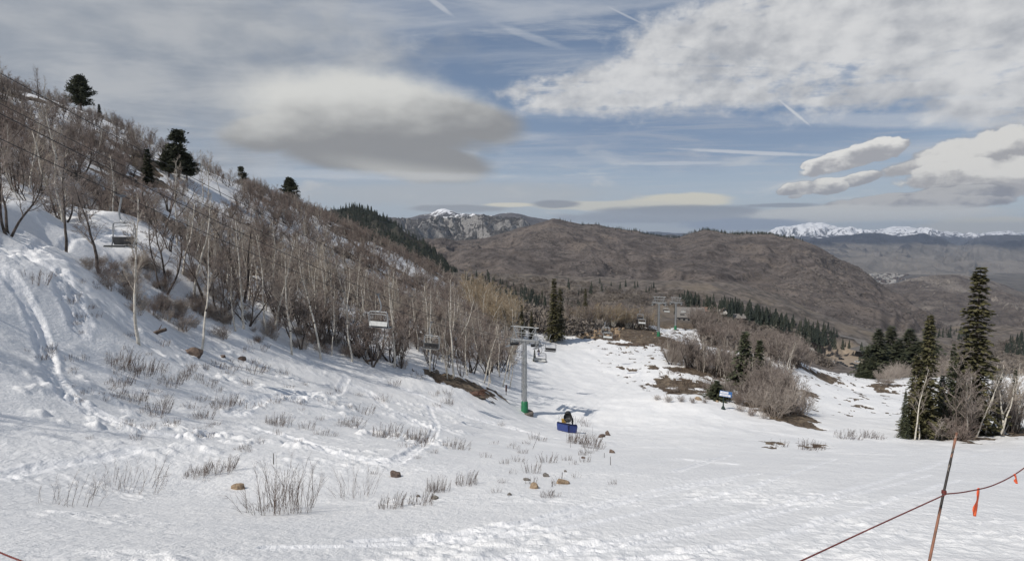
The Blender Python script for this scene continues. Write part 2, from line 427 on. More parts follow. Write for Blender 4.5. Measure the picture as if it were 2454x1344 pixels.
earth = t.mix(t.mul(t.step(t.noise(geo, .55, 5, .65), .46, .64), .75), earth, (.20, .158, .112))
scrub = t.mix(t.step(t.noise(geo, .11, 7, .68), .38, .64), (.062, .054, .048), (.155, .132, .115))
scrub = t.mix(t.mul(t.step(n4, .5, .66), .5), scrub, (.19, .155, .115))
dirt = t.mix(t.attr('far'), earth, scrub)
dirt = t.mix(t.attr('park'), dirt, t.mix(t.step(t.noise(geo, .3, 4), .3, .7), (.30, .245, .19), (.24, .195, .15)))
bk = t.math('ADD', t.attr('bare'), t.add(t.mul(t.sub(n3, .5), .6), t.mul(t.sub(t.noise(geo, .8, 5, .65), .53), 1.15))); bk = t.step(bk, .42, .60)
t.set(b.inputs['Base Color'], t.mix(bk, snow, dirt))
bp = t.new('ShaderNodeBump'); bp.inputs['Strength'].default_value = .9; bp.inputs['Distance'].default_value = .09
t.set(bp.inputs['Height'], t.add(t.mul(n2, .55), t.mul(n3, .9))); t.set(b.inputs['Normal'], bp.outputs[0])
t.set(b.inputs['Roughness'], t.mix(bk, (.5,) * 3, (.95,) * 3))
me = mesh_np('ground', np.stack([GX, GY, GZ], -1).reshape(-1, 3), Qd, [m_ground])
for nm, arr in (('bare', bare), ('far', far), ('fresh', fresh), ('park', park)):
    at = me.attributes.new(nm, 'FLOAT', 'POINT'); at.data.foreach_set('value', arr.astype(np.float32).ravel())
tag(link('ground', me), kind='structure')
# ------------------------------------------------------------------ far hills and mountains: ridge line, foot line and a back slope each
def terrain_sheet(name, ridge, foot, back, nu, nv, amp, mat, gl, seed, jag=.0, prof=1.15, spur=0.0):
    Rw = spline([pix(*p) for p in ridge], nu); Fw = spline([pix(*p) for p in foot], nu)
    s = np.concatenate([[0], np.cumsum(np.linalg.norm(np.diff(Rw, axis=0), axis=1))])
    Rw[:, 2] += jag * fbm(s / (gl * .35), s * 0 + .5, 5, seed + 40)
    vf = np.linspace(0, 1, nv); vb = np.linspace(0, 1, nv // 3)[1:]
    Pf = Fw[:, None] + (Rw - Fw)[:, None] * vf[None, :, None]
    Pf[:, :, 2] = Fw[:, None, 2] + (Rw[:, None, 2] - Fw[:, None, 2]) * (vf[None] ** prof)
    win = np.sin(np.pi * np.clip(vf, 0, 1)) ** .6; win[-1] = 0; win[0] = .3
    L = np.linalg.norm(Rw - Fw, axis=1).mean()
    U = s[:, None] / gl + np.zeros((1, nv)); Vv = (vf * L / gl)[None] * .45
    warp = .6 * fbm(U * .7, Vv * .9, 3, seed + 9)
    g = np.tanh((ridged(U + warp, Vv + warp * .5, 4, seed) - .5) * .9)
    g2 = fbm(Pf[:, :, 0] / (gl * .25), Pf[:, :, 1] / (gl * .25), 5, seed + 20)
    Pf[:, :, 2] += amp * win[None] * (g * .62 + g2 * .16)
    rd = (Rw - Fw)[:, None, :2]; Pf[:, :, :2] -= .0 * rd
    Bw = Rw.copy(); rad = Rw[:, :2] / np.linalg.norm(Rw[:, :2], axis=1, keepdims=True)
    Pb = Rw[:, None] + np.zeros((1, len(vb), 1)); Pb[:, :, :2] += rad[:, None] * (vb[None, :, None] * back)
    Pb[:, :, 2] -= (vb[None] ** 1.3) * (np.abs(Rw[:, None, 2] - Fw[:, None, 2]) + back * .15) - amp * .4 * np.sin(np.pi * vb)[None] * fbm(Pb[:, :, 0] / gl, Pb[:, :, 1] / gl, 4, seed + 5)
    skirt = Pf[:, :1].copy(); skirt[:, :, 2] -= .06 * np.linalg.norm(Fw, axis=1)[:, None]; skirt[:, :, :2] *= .97
    P = np.concatenate([skirt, Pf, Pb], 1); nV = P.shape[1]
    I = np.arange(nu * nV).reshape(nu, nV)
    Q = np.stack([I[:-1, :-1], I[1:, :-1], I[1:, 1:], I[:-1, 1:]], -1).reshape(-1, 4)
    me = mesh_np(name, P.reshape(-1, 3), Q, [mat]); tag(link(name, me), kind='structure')
    return P[:, 1:], nv
def hill_mat(name, c1, c2, c3, sc, snowz=None, snoww=60, rock=None, low=None, stretch=(1, 1, 1)):
    m, t, b = material(name, .95, .1)
    g = t.vmul(t.new('ShaderNodeNewGeometry').outputs['Position'], stretch)
    a = t.noise(g, 1 / sc, 8, .66); bb = t.noise(g, 1 / (sc * 6), 5, .6, .6); f = t.noise(g, 6 / sc, 6, .7)
    c = t.mix(t.step(a, .36, .66), c1, c2); c = t.mix(t.mul(t.step(bb, .48, .64), .7), c, c3)
    c = t.mix(t.mul(t.step(f, .52, .62), .8), c, tuple(v * .52 for v in c1))
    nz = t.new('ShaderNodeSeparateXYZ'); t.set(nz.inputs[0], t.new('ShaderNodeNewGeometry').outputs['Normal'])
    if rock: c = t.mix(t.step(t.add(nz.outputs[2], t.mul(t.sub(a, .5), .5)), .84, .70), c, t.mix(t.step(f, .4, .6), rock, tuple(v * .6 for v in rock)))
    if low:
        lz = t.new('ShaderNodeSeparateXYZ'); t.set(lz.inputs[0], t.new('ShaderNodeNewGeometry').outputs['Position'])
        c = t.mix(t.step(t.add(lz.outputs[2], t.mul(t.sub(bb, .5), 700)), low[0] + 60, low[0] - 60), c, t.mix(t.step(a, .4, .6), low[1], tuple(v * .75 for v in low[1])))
    if snowz is not None:
        pz = t.new('ShaderNodeSeparateXYZ'); t.set(pz.inputs[0], t.new('ShaderNodeNewGeometry').outputs['Position'])
        k = t.add(pz.outputs[2], t.mul(t.sub(t.add(a, t.mul(bb, .8)), .9), snoww * 4.5))
        k = t.mul(t.step(k, snowz - snoww * .25, snowz + snoww * .25), t.mul(t.step(t.add(nz.outputs[2], t.mul(t.sub(f, .5), .7)), .45, .62), t.step(t.add(t.noise(t.vmul(g, (1, .6, .4)), 2.6 / sc, 6, .7, 1.2), t.mul(t.sub(pz.outputs[2], snowz), .0003 * 150 / snoww)), .46, .55)))
        c = t.mix(k, c, (.80, .81, .83))
    t.set(b.inputs['Base Color'], c)
    bp = t.new('ShaderNodeBump'); bp.inputs['Strength'].default_value = .7; bp.inputs['Distance'].default_value = sc * .25
    t.set(bp.inputs['Height'], t.add(a, t.mul(f, .5))); t.set(b.inputs['Normal'], bp.outputs[0])
    return m
mh_brown = hill_mat('sage_hill', (.074, .064, .060), (.150, .130, .120), (.185, .154, .132), 42)
mh_dark = hill_mat('conifer_slope', (.016, .021, .018), (.034, .040, .033), (.075, .066, .055), 25)
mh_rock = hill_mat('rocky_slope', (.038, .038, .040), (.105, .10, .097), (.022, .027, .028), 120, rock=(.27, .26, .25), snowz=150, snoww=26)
mh_peak = hill_mat('snow_peak', (.07, .066, .07), (.13, .12, .12), (.09, .085, .085), 260, snowz=292, snoww=42)
mh_right = hill_mat('right_hill', (.078, .067, .062), (.15, .128, .114), (.27, .24, .21), 60, rock=(.33, .29, .25))
mh_blue = hill_mat('far_range', (.022, .025, .038), (.052, .053, .066), (.08, .075, .08), 600, low=(-330, (.20, .18, .16)))  # dark upper slopes over a paler foot: cloud shadow and sunlit ground painted in
mh_snowr = hill_mat('far_snow_range', (.04, .042, .055), (.085, .085, .10), (.07, .07, .08), 500, snowz=-110, snoww=150)
mh_valley = hill_mat('valley_floor', (.085, .076, .068), (.15, .134, .116), (.21, .19, .16), 420, stretch=(1, .35, 1))

P_brown, NVB = terrain_sheet('brown_hill',
  [(940,584,2100),(1040,577,2150),(1100,573,2200),(1180,566,2250),(1250,546,2280),(1300,532,2300),(1330,525,2300),(1370,532,2300),(1430,538,2280),(1500,550,2250),(1560,560,2200),(1620,566,2150),(1680,556,2100),(1740,558,2050),(1800,560,2000),(1850,561,1950),(1900,570,1900),(1960,590,1850),(2000,612,1780),(2050,645,1700),(2120,690,1600),(2200,745,1500),(2260,790,1400),(2320,835,1300)],
  [(940,668,800),(1040,668,800),(1150,690,780),(1300,715,760),(1500,728,760),(1700,740,760),(1900,790,760),(2050,818,770),(2150,828,780),(2260,838,800),(2340,846,820)],
  1500, 560, 200, 43, mh_brown, 310, 16, jag=6, prof=1.05, spur=150)
P_con, NVC = terrain_sheet('conifer_hill',
  [(400,560,900),(600,500,930),(720,505,960),(790,507,980),(830,501,1000),(850,497,1000),(880,504,1000),(930,528,990),(1000,580,960),(1050,612,930),(1075,640,900),(1110,668,860)],
  [(400,640,560),(700,650,560),(850,655,580),(950,660,600),(1030,668,620),(1075,676,640),(1110,690,640)],
  500, 200, 60, 22, mh_dark, 110, 8, jag=5)
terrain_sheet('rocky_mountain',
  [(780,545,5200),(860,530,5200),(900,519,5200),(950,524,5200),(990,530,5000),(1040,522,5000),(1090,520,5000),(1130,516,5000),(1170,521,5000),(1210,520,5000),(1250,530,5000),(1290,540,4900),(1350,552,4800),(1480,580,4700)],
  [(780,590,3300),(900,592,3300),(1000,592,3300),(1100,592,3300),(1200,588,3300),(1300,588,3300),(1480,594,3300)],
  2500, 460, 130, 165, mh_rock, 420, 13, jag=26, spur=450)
terrain_sheet('snowy_peak',
  [(800,548,8500),(900,522,8500),(960,524,8500),(1000,519,8500),(1030,511,8500),(1060,500,8500),(1080,506,8500),(1100,514,8500),(1140,515,8500),(1180,515,8500),(1220,512,8500),(1260,519,8500),(1310,525,8500),(1360,542,8500),(1450,556,8500),(1560,562,8800),(1650,566,9000)],
  [(800,580,6200),(1000,580,6200),(1200,580,6200),(1400,582,6200),(1650,585,6200)],
  3000, 260, 60, 80, mh_peak, 900, 23, jag=22, spur=500)
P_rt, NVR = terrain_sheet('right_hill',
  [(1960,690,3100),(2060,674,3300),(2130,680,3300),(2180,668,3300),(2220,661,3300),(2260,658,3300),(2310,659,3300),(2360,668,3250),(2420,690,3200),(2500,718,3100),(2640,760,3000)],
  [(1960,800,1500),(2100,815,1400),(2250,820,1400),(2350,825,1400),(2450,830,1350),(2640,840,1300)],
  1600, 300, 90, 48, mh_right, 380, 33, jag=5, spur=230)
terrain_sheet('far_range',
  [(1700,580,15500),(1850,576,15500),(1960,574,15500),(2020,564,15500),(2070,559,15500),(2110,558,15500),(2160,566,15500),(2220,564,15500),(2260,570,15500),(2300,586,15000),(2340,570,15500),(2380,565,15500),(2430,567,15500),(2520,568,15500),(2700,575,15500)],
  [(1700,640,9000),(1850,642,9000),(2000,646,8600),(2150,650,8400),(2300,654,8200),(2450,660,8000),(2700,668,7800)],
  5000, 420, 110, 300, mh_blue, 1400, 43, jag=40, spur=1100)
terrain_sheet('far_snow_range',
  [(1700,572,24000),(1800,566,24000),(1840,556,24000),(1880,545,24000),(1915,537,24000),(1955,531,24000),(1985,538,24000),(2010,543,24000),(2045,553,24000),(2085,552,24000),(2140,545,24000),(2200,549,24000),(2270,556,24000),(2330,563,24000),(2400,558,24000),(2454,559,24000),(2600,552,24000),(2750,566,24000)],
  [(1700,600,17000),(1900,598,17000),(2100,596,17000),(2300,596,17000),(2500,598,17000),(2750,600,17000)],
  6000, 420, 100, 520, mh_snowr, 1500, 53, jag=75, spur=1400)
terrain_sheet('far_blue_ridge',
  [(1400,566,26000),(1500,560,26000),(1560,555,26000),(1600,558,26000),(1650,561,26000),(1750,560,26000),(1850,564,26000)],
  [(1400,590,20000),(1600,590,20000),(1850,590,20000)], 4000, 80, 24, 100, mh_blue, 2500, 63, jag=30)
# the valley floor, one sheet out to the horizon below the ranges
yy = np.geomspace(560, 60000, 110); xx = np.linspace(-1.5, 1.6, 140)
VX = xx[:, None] * yy[None]; VY = yy[None] + 0 * VX
VZ = np.interp(VY, [500, 760, 1400, 2600, 4200, 6000, 9000, 26000, 60000], [-135, -150, -300, -470, -590, -600, -600, -330, 0]) + fbm(VX / 900, VY / 900, 4, 71) * 14 * sstep(900, 3000, VY)
VZ = VZ + 75 * (1 - sstep(-400, 60, VX / VY * 1000)) * (VY < 1500)
I = np.arange(VX.size).reshape(VX.shape)
Q = np.stack([I[:-1, :-1], I[1:, :-1], I[1:, 1:], I[:-1, 1:]], -1).reshape(-1, 4)
tag(link('valley_floor', mesh_np('valley_floor', np.stack([VX, VY, VZ], -1).reshape(-1, 3), Q, [mh_valley])), kind='structure')
# ------------------------------------------------------------------ light
SUN_AZ = math.atan2(-.80, -.60)         # direction towards the sun, from +Y clockwise to +X
SUN_EL = R(49)
sd = bpy.data.lights.new('sun', 'SUN'); sd.energy = 4.0; sd.angle = R(.55); sd.color = (1, .945, .87)
so = bpy.data.objects.new('sun', sd); COL.objects.link(so)
sv = Vector((math.sin(SUN_AZ) * math.cos(SUN_EL), math.cos(SUN_AZ) * math.cos(SUN_EL), math.sin(SUN_EL)))
so.rotation_euler = sv.to_track_quat('Z', 'Y').to_euler(); so.location = sv * 200
wd = bpy.data.worlds.new('World'); S.world = wd; wd.use_nodes = True
t = NT(wd.node_tree); bg = t.n['Background']; bg.inputs[1].default_value = .1
sky = t.new('ShaderNodeTexSky', sky_type='NISHITA', sun_disc=False, sun_elevation=SUN_EL, sun_rotation=SUN_AZ, altitude=2200, air_density=1.0, dust_density=1.2, ozone_density=1.5)
dirv = t.new('ShaderNodeTexCoord').outputs['Generated']
sp = t.new('ShaderNodeSeparateXYZ'); t.set(sp.inputs[0], dirv)
X, Y, Z = sp.outputs
az = t.math('ARCTAN2', X, Y); el = t.math('ARCSINE', Z)
def ae(px, py):
    d = ray(px, py); d = d / np.linalg.norm(d); return math.atan2(d[0], d[1]), math.asin(d[2])
KPX = math.radians(85) / 2454   # about one photo pixel in radians near the middle
uv = t.xyz(az, el, 0)
uvs = t.xyz(t.mul(az, .28), el, 0.3)      # strongly stretched along the horizon
# high sheet seen in perspective
zc = t.maxi(Z, .035); pl = t.xyz(t.math('DIVIDE', X, zc), t.math('DIVIDE', Y, zc), .7)
w_fine = t.noise(t.vmul(uv, (1, 1.5, 1)), 26, 6, .6); w_mid = t.noise(t.vmul(uv, (1, 1.8, 1)), 7, 5, .55); w_str = t.noise(uvs, 34, 5, .55, .4)
w_soft = t.noise(t.vmul(uv, (.8, 1.6, 1)), 13, 4, .5)
w_cum = t.noise(t.vmul(uv, (1, 1.3, 1)), 40, 6, .58)
off = t.vadd(uv, (-.013, .020, 0)); w_sh = t.sub(t.add(t.noise(t.vmul(uv, (1, 1.5, 1)), 30, 5, .55), t.noise(t.vmul(uv, (1, 1.5, 1)), 12, 3, .5)), t.add(t.noise(t.vmul(off, (1, 1.5, 1)), 30, 5, .55), t.noise(t.vmul(off, (1, 1.5, 1)), 12, 3, .5)))
def C(r, g, b_): return (r * 10, g * 10, b_ * 10, 1)
def lens(px, py, a, b_, rot=0.0, soft=.5, nz=w_fine, k=.6, off=0.0):
    """soft ellipse of cloud at a bearing and height; returns mask and vertical coordinate -1..1"""
    ca, ce = ae(px, py); du = t.sub(az, ca); dv = t.sub(el, ce); c, s_ = math.cos(rot), math.sin(rot)
    u = t.math('DIVIDE', t.add(t.mul(du, c), t.mul(dv, s_)), a * KPX); v = t.math('DIVIDE', t.sub(t.mul(dv, c), t.mul(du, s_)), b_ * KPX)
    r = t.math('SQRT', t.add(t.mul(u, u), t.mul(v, v)))
    q = t.add(t.sub(1.0 + off, r), t.mul(t.sub(nz, .5), k * 2))
    return t.step(q, -soft * .5, soft * .5), v, u
# base: Rayleigh sky, greyed by thin high veil
col = t.mix(.55, sky.outputs[0], C(.185, .24, .33))
hz = t.step(el, .24, .0)
col = t.mix(t.mul(hz, .62), col, C(.47, .51, .565))
# cirrus streaks
ci = t.noise(t.vmul(pl, (.16, .42, 1)), 1.5, 6, .62, .5); ci2 = t.noise(t.vmul(pl, (.5, .9, 1)), 1.6, 6, .65, .8)
fade = t.step(el, .02, .14)
col = t.mix(t.mul(t.mul(t.step(ci, .47, .72), .62), fade), col, C(.52, .55, .60))
col = t.mix(t.mul(t.mul(t.step(ci2, .48, .70), .6), fade), col, C(.47, .50, .55))
sk = t.mul(t.step(w_str, .52, .72), t.mul(t.step(el, .0, .03), t.step(el, .22, .1)))
col = t.mix(t.mul(sk, .75), col, C(.58, .60, .62))
# darker blue gaps low on the right
mk, v, u = lens(1700, 320, 520, 80, 0, .9, w_mid, .4)
col = t.mix(t.mul(mk, .35), col, C(.15, .22, .36))
# grey veil upper left
mk, v, u = lens(260, 60, 640, 330, 0, 1.0, w_mid, .9)
col = t.mix(t.mul(mk, .88), col, t.mix(t.step(t.add(t.mul(w_soft, .6), t.mul(ci2, .4)), .36, .62), C(.31, .34, .385), C(.46, .475, .495)))
mk, v, u = lens(1100, 470, 460, 40, 0, .9, w_str, .6)
col = t.mix(t.mul(mk, .7), col, C(.44, .46, .48))
# the large lenticular cloud
wz = t.add(t.mul(w_mid, .65), t.mul(w_fine, .35)); big = None
for (px, py, a, b_, rot, sf) in ((905, 282, 355, 116, -.05, .5), (690, 308, 165, 54, .20, .4), (1000, 385, 215, 58, -.10, .36), (860, 350, 220, 70, -.05, .4), (1130, 292, 150, 60, -.15, .6)):
    mk, v, u = lens(px, py, a, b_, rot, sf, wz, .30); big = mk if big is None else t.maxi(big, mk)
mk, v, u = lens(890, 300, 330, 125, -.08, .5)
lit = t.add(t.sub(t.mul(v, .95), t.mul(u, .50)), t.mul(t.sub(w_soft, .5), 1.1))
core = t.step(lit, -.35, .75)
cc = t.mix(core, C(.275, .278, .284), C(.68, .68, .655))
mk2, v2, u2 = lens(1010, 400, 210, 45, -.10, .9, wz, .4); cc = t.mix(t.mul(mk2, t.step(v2, .5, -.7)), cc, C(.47, .47, .455))
col = t.mix(t.mul(big, .96), col, cc)
# bank of stratocumulus across the upper right
bank = None
for (px, py, a, b_, rot) in ((1490, 215, 330, 60, .03), (1800, 150, 420, 110, .05), (2250, 95, 460, 140, 0), (1950, 40, 420, 80, 0), (2450, 200, 200, 90, 0), (1640, 110, 160, 60, .1), (2150, 200, 300, 45, 0)):
    mk, v, u = lens(px, py, a, b_, rot, .55, t.add(t.mul(w_mid, .5), t.mul(w_fine, .5)), .95)
    bank = mk if bank is None else t.maxi(bank, mk)
bcol = t.mix(t.step(t.add(t.mul(w_sh, .85), t.add(t.mul(t.sub(w_mid, .5), 1.5), t.mul(t.sub(w_soft, .5), .6))), -.62, .42), C(.40, .415, .445), C(.71, .71, .71))
bank = t.mul(bank, t.sub(1.0, t.mul(t.step(t.add(t.mul(ci2, .6), t.mul(w_fine, .4)), .50, .34), .75)))
col = t.mix(t.mul(bank, .93), col, bcol)
# small cumulus right
def cumulus(items, base, top, k=.6, soft=.16):
    """one heap of cloud: the union of several lobes, lit from the upper left"""
    global col
    al = None; vv = None
    for (px, py, a, b_, rot) in items:
        mk, v, u = lens(px, py, a, b_, rot, soft, t.add(t.mul(w_cum, .7), t.mul(w_soft, .3)), k, .10)
        al = mk if al is None else t.maxi(al, mk); q = t.mul(mk, t.add(v, 1.5)); vv = q if vv is None else t.maxi(vv, q)
    lit = t.step(t.add(t.sub(vv, 1.5), t.mul(w_sh, 3.2)), -.9, .8)
    col = t.mix(al, col, t.mix(lit, base, top))
cumulus([(2035, 378, 100, 25, .26), (2110, 356, 52, 26, .15), (1965, 392, 45, 14, .15)], C(.37, .375, .40), C(.78, .77, .745))
cumulus([(1915, 452, 52, 17, .05), (1985, 446, 44, 19, .05), (2050, 430, 55, 15, .22)], C(.33, .34, .37), C(.74, .73, .70))
cumulus([(1905, 471, 16, 5, .1)], C(.36, .37, .40), C(.45, .46, .48))
cumulus([(2230, 394, 95, 19, .15), (2330, 372, 105, 38, .12), (2430, 360, 90, 52, .1), (2420, 425, 130, 42, 0), (2310, 418, 110, 32, .05)], C(.38, .38, .395), C(.70, .69, .665), .7, .3)
cumulus([(2190, 486, 170, 17, 0), (2290, 468, 100, 20, .05), (2120, 478, 70, 12, .1)], C(.27, .28, .315), C(.47, .47, .475), .5, .25)
# low lens clouds over the horizon: cream, then grey-blue layers
for (px, py, a, b_, cl) in ((1640, 482, 130, 22, C(.66, .63, .53)), (1440, 492, 210, 13, C(.60, .59, .53)), (1225, 491, 80, 7, C(.68, .65, .55)), (1990, 515, 330, 22, C(.55, .56, .56)), (2400, 545, 160, 22, C(.60, .58, .51))):
    mk, v, u = lens(px, py, a, b_, 0, .5, w_str, .5); col = t.mix(t.mul(mk, .9), col, cl)
for (px, py, a, b_, cl) in ((1330, 489, 75, 11, C(.27, .29, .33)), (1660, 505, 200, 15, C(.27, .30, .35)), (1560, 522, 260, 17, C(.31, .34, .39)), (1100, 500, 140, 10, C(.31, .33, .36)), (1865, 492, 85, 6, C(.28, .31, .36)), (1780, 538, 170, 16, C(.27, .32, .41))):
    mk, v, u = lens(px, py, a, b_, 0, .6, w_str, .7); col = t.mix(t.mul(mk, .9), col, cl)
# thin streaks and contrails
for (px, py, a, b_, rot, k) in ((1800, 366, 170, 4.5, -.10, .65), (1620, 392, 130, 5, -.02, .45), (1903, 270, 46, 3, -.75, .75), (1050, 12, 44, 6, -.55, .45), (1500, 38, 45, 2.5, -.45, .4), (1270, 88, 100, 9, -.30, .25), (2310, 235, 45, 5, -.15, .5), (2150, 290, 260, 16, -.12, .4), (900, 420, 420, 12, 0, .3)):
    mk, v, u = lens(px, py, a, b_, rot, .9, w_cum, .45); col = t.mix(t.mul(mk, k), col, C(.62, .64, .67))
t.set(bg.inputs[0], col)

# the air between here and the far ranges
hm = bpy.data.materials.new('thin_haze'); hm.use_nodes = True; ht = NT(hm.node_tree); ht.n.remove(ht.n['Principled BSDF'])
pv = ht.new('ShaderNodeVolumePrincipled'); pv.inputs['Color'].default_value = (.70, .82, 1.0, 1); pv.inputs['Density'].default_value = 2.8e-5; pv.inputs['Anisotropy'].default_value = .2
ht.l.new(pv.outputs[0], ht.n['Material Output'].inputs['Volume'])
MB().box((0, 15500, -900), (90000, 38000, 3000)).build('haze', hm).name = 'haze'
tag(bpy.data.objects['haze'], 'thin pale haze filling the air over the valley', 'haze', kind='stuff')
# ------------------------------------------------------------------ plants
def bark(name, c1, c2, sc, lo=.4, hi=.6, stretch=(1, 1, 1), marks=None):
    m, t, b = material(name, .9, .15)
    co = t.vmul(t.new('ShaderNodeTexCoord').outputs['Object'], stretch)
    c = t.mix(t.step(t.noise(co, sc, 4), lo, hi), c1, c2)
    if marks: c = t.mix(t.step(t.noise(t.vmul(co, (.8, .8, 1.6)), 2.3, 3, .6), .60, .66), c, marks)
    t.set(b.inputs['Base Color'], c); return m
m_aspen = bark('aspen_bark', (.60, .565, .50), (.44, .41, .355), 3.0, marks=(.035, .03, .028))
m_aspentw = bark('aspen_twigs', (.40, .35, .295), (.31, .268, .225), .8)
m_maple = bark('dark_bark', (.060, .050, .044), (.125, .104, .090), 2.2)
m_mapletw = bark('dark_twigs', (.225, .19, .167), (.315, .27, .24), .6)
m_redtw = bark('reddish_twigs', (.225, .180, .155), (.30, .245, .215), .6)
m_goldtw = bark('golden_twigs', (.31, .245, .165), (.37, .30, .215), .6)
m_oak = bark('oak_twigs', (.33, .285, .25), (.42, .37, .325), .5)
m_shrub = bark('shrub_stems', (.075, .052, .041), (.14, .10, .078), 3.0)
def needle_mat(name, a, b_, c):
    m, t, b = material(name, .75, .2)
    co = t.new('ShaderNodeTexCoord').outputs['Object']
    k = t.mix(t.step(t.noise(co, .9, 3), .38, .62), a, b_); k = t.mix(t.mul(t.step(t.noise(co, 3.5, 3), .55, .68), .6), k, c)
    t.set(b.inputs['Base Color'], k); return m
m_fir = needle_mat('fir_needles', (.060, .058, .028), (.098, .090, .044), (.145, .125, .066))
m_spruce = needle_mat('spruce_needles', (.044, .053, .032), (.076, .081, .046), (.105, .102, .058))
m_pine = needle_mat('pine_needles', (.034, .039, .025), (.060, .064, .038), (.088, .086, .05))
m_ftrunk = bark('conifer_bark', (.075, .058, .045), (.13, .105, .085), 4.0)

def rperp(d, r):
    a = np.array([r.gauss(0, 1) for _ in range(3)]); a -= d * (a @ d); return a / max(np.linalg.norm(a), 1e-6)
def stem(p, d, L, r0, r1, n, wob, up, r):
    """a wandering stem: list of points, radii"""
    P = [np.array(p, float)]; d = np.array(d, float); d /= np.linalg.norm(d)
    for i in range(n):
        d = d + rperp(d, r) * wob + np.array([0, 0, up]); d /= np.linalg.norm(d); P.append(P[-1] + d * (L / n))
    return P, np.linspace(r0, r1, n + 1)
def interp(P, q):
    q = q * (len(P) - 1); i = min(int(q), len(P) - 2); return P[i] + (P[i + 1] - P[i]) * (q - i), (P[i + 1] - P[i]) / np.linalg.norm(P[i + 1] - P[i])
class Segs:
    def __init__(s): s.a = []; s.b = []; s.r = []; s.q = []
    def path(s, P, Rr):
        for i in range(len(P) - 1): s.a.append(P[i]); s.b.append(P[i + 1]); s.r.append(Rr[i]); s.q.append(Rr[i + 1])
    def mesh(s, name, mat, sides=3):
        V, Q = tubes(s.a, s.b, s.r, s.q, sides); return mesh_np(name, V, Q, [mat], True)
def twigs(sg, P, rad, L, r, n, lev, wob=.22, up=.06, ang=.8, q0=.25, tr=.009):
    for k in range(n):
        q = q0 + (1 - q0) * (k + r.random()) / n; p, d = interp(P, min(q, .999))
        dd = d * math.cos(ang) + rperp(d, r) * math.sin(ang) * r.uniform(.7, 1.2)
        l = L * r.uniform(.55, 1.15) * (1.15 - .5 * q); rr_ = rad * .55 * (1.1 - .5 * q)
        S_, Rr = stem(p, dd, l, max(rr_, tr), max(rr_ * .4, tr * .7), 3 if lev > 0 else 2, wob, up, r)
        sg.path(S_, Rr)
        if lev > 0: twigs(sg, S_, rr_ * .6, l * .52, r, max(3, int(n * .75)), lev - 1, wob, up, ang, .2, tr)
def make_aspen(seed, h=10.0, lean=.0, dens=1.0, mats=(None, None), low=.34):
    r = random.Random(seed); tk = MB(); cr = Segs()
    P, Rr = stem((0, 0, -.3), (r.uniform(-.05, .05) + lean, r.uniform(-.05, .05), 1), h * 1.02, h * .0085 + .028, .018, 14, .085, .045, r)
    tk.path(P, Rr, 7)
    nb = int(17 * dens)
    for k in range(nb):
        q = low + (1 - low) * (k + r.random()) / nb; p, d = interp(P, min(q, .985))
        ang = r.uniform(.6, 1.05); dd = d * math.cos(ang) + rperp(d, r) * math.sin(ang)
        l = h * r.uniform(.13, .25) * (1.25 - .85 * q); ra = .032 * (1.25 - q) + .008
        B, Br = stem(p, dd, l, ra, ra * .35, 5, .16, .17, r); cr.path(B, Br)
        twigs(cr, B, ra * .5, l * .45, r, 7, 1, .2, .10, .7, .2, .0095)
    return tk.mesh('trunk', mats[0] or m_aspen, True), cr.mesh('crown', mats[1] or m_aspentw)
def make_maple(seed, h=7.0, stems=4, spread=.45, dens=1.0, mats=(None, None)):
    r = random.Random(seed); tk = MB(); cr = Segs()
    a0 = r.random() * 6.28
    for s_ in range(stems):
        a = a0 + 6.28 * s_ / stems + r.uniform(-.5, .5); sp_ = spread * r.uniform(.5, 1.2) * (0.25 if stems == 1 else 1)
        hh = h * r.uniform(.75, 1.02)
        P, Rr = stem((.12 * math.cos(a) * (stems > 1), .12 * math.sin(a) * (stems > 1), -.3), (math.cos(a) * sp_, math.sin(a) * sp_, 1), hh * 1.05, .05 + .05 * r.random() + (.07 if stems == 1 else 0), .018, 9, .13, .06, r)
        tk.path(P, Rr, 6)
        for k in range(int(10 * dens)):
            q = .3 + .7 * (k + r.random()) / (10 * dens); p, d = interp(P, min(q, .985)); ang = r.uniform(.5, 1.0)
            dd = d * math.cos(ang) + rperp(d, r) * math.sin(ang); l = h * r.uniform(.16, .28) * (1.2 - .6 * q); ra = .04 * (1.2 - q) + .009
            B, Br = stem(p, dd, l, ra, ra * .35, 5, .2, .10, r); cr.path(B, Br)
            twigs(cr, B, ra * .5, l * .52, r, 7, 1, .25, .07, .75, .15, .0105)
    return tk.mesh('trunk', mats[0] or m_maple, True), cr.mesh('crown', mats[1] or m_mapletw)
def make_scrub(seed, h=3.0, w=1.6, mat=None, n=26, lev=1, tr=.011):
    r = random.Random(seed); cr = Segs()
    for k in range(n):
        a = r.random() * 6.28; rr_ = w * .28 * math.sqrt(r.random()); o = r.uniform(.1, 1.0) * w / h
        P, Rr = stem((rr_ * math.cos(a), rr_ * math.sin(a), -.15), (math.cos(a) * o, math.sin(a) * o, 1), h * r.uniform(.6, 1.0), tr * 2.2, tr, 5, .16, .05, r)
        cr.path(P, Rr); twigs(cr, P, tr * 1.3, h * .30, r, 7, lev, .25, .07, .7, .2, tr * .8)
    return cr.mesh('twigs', mat or m_oak)
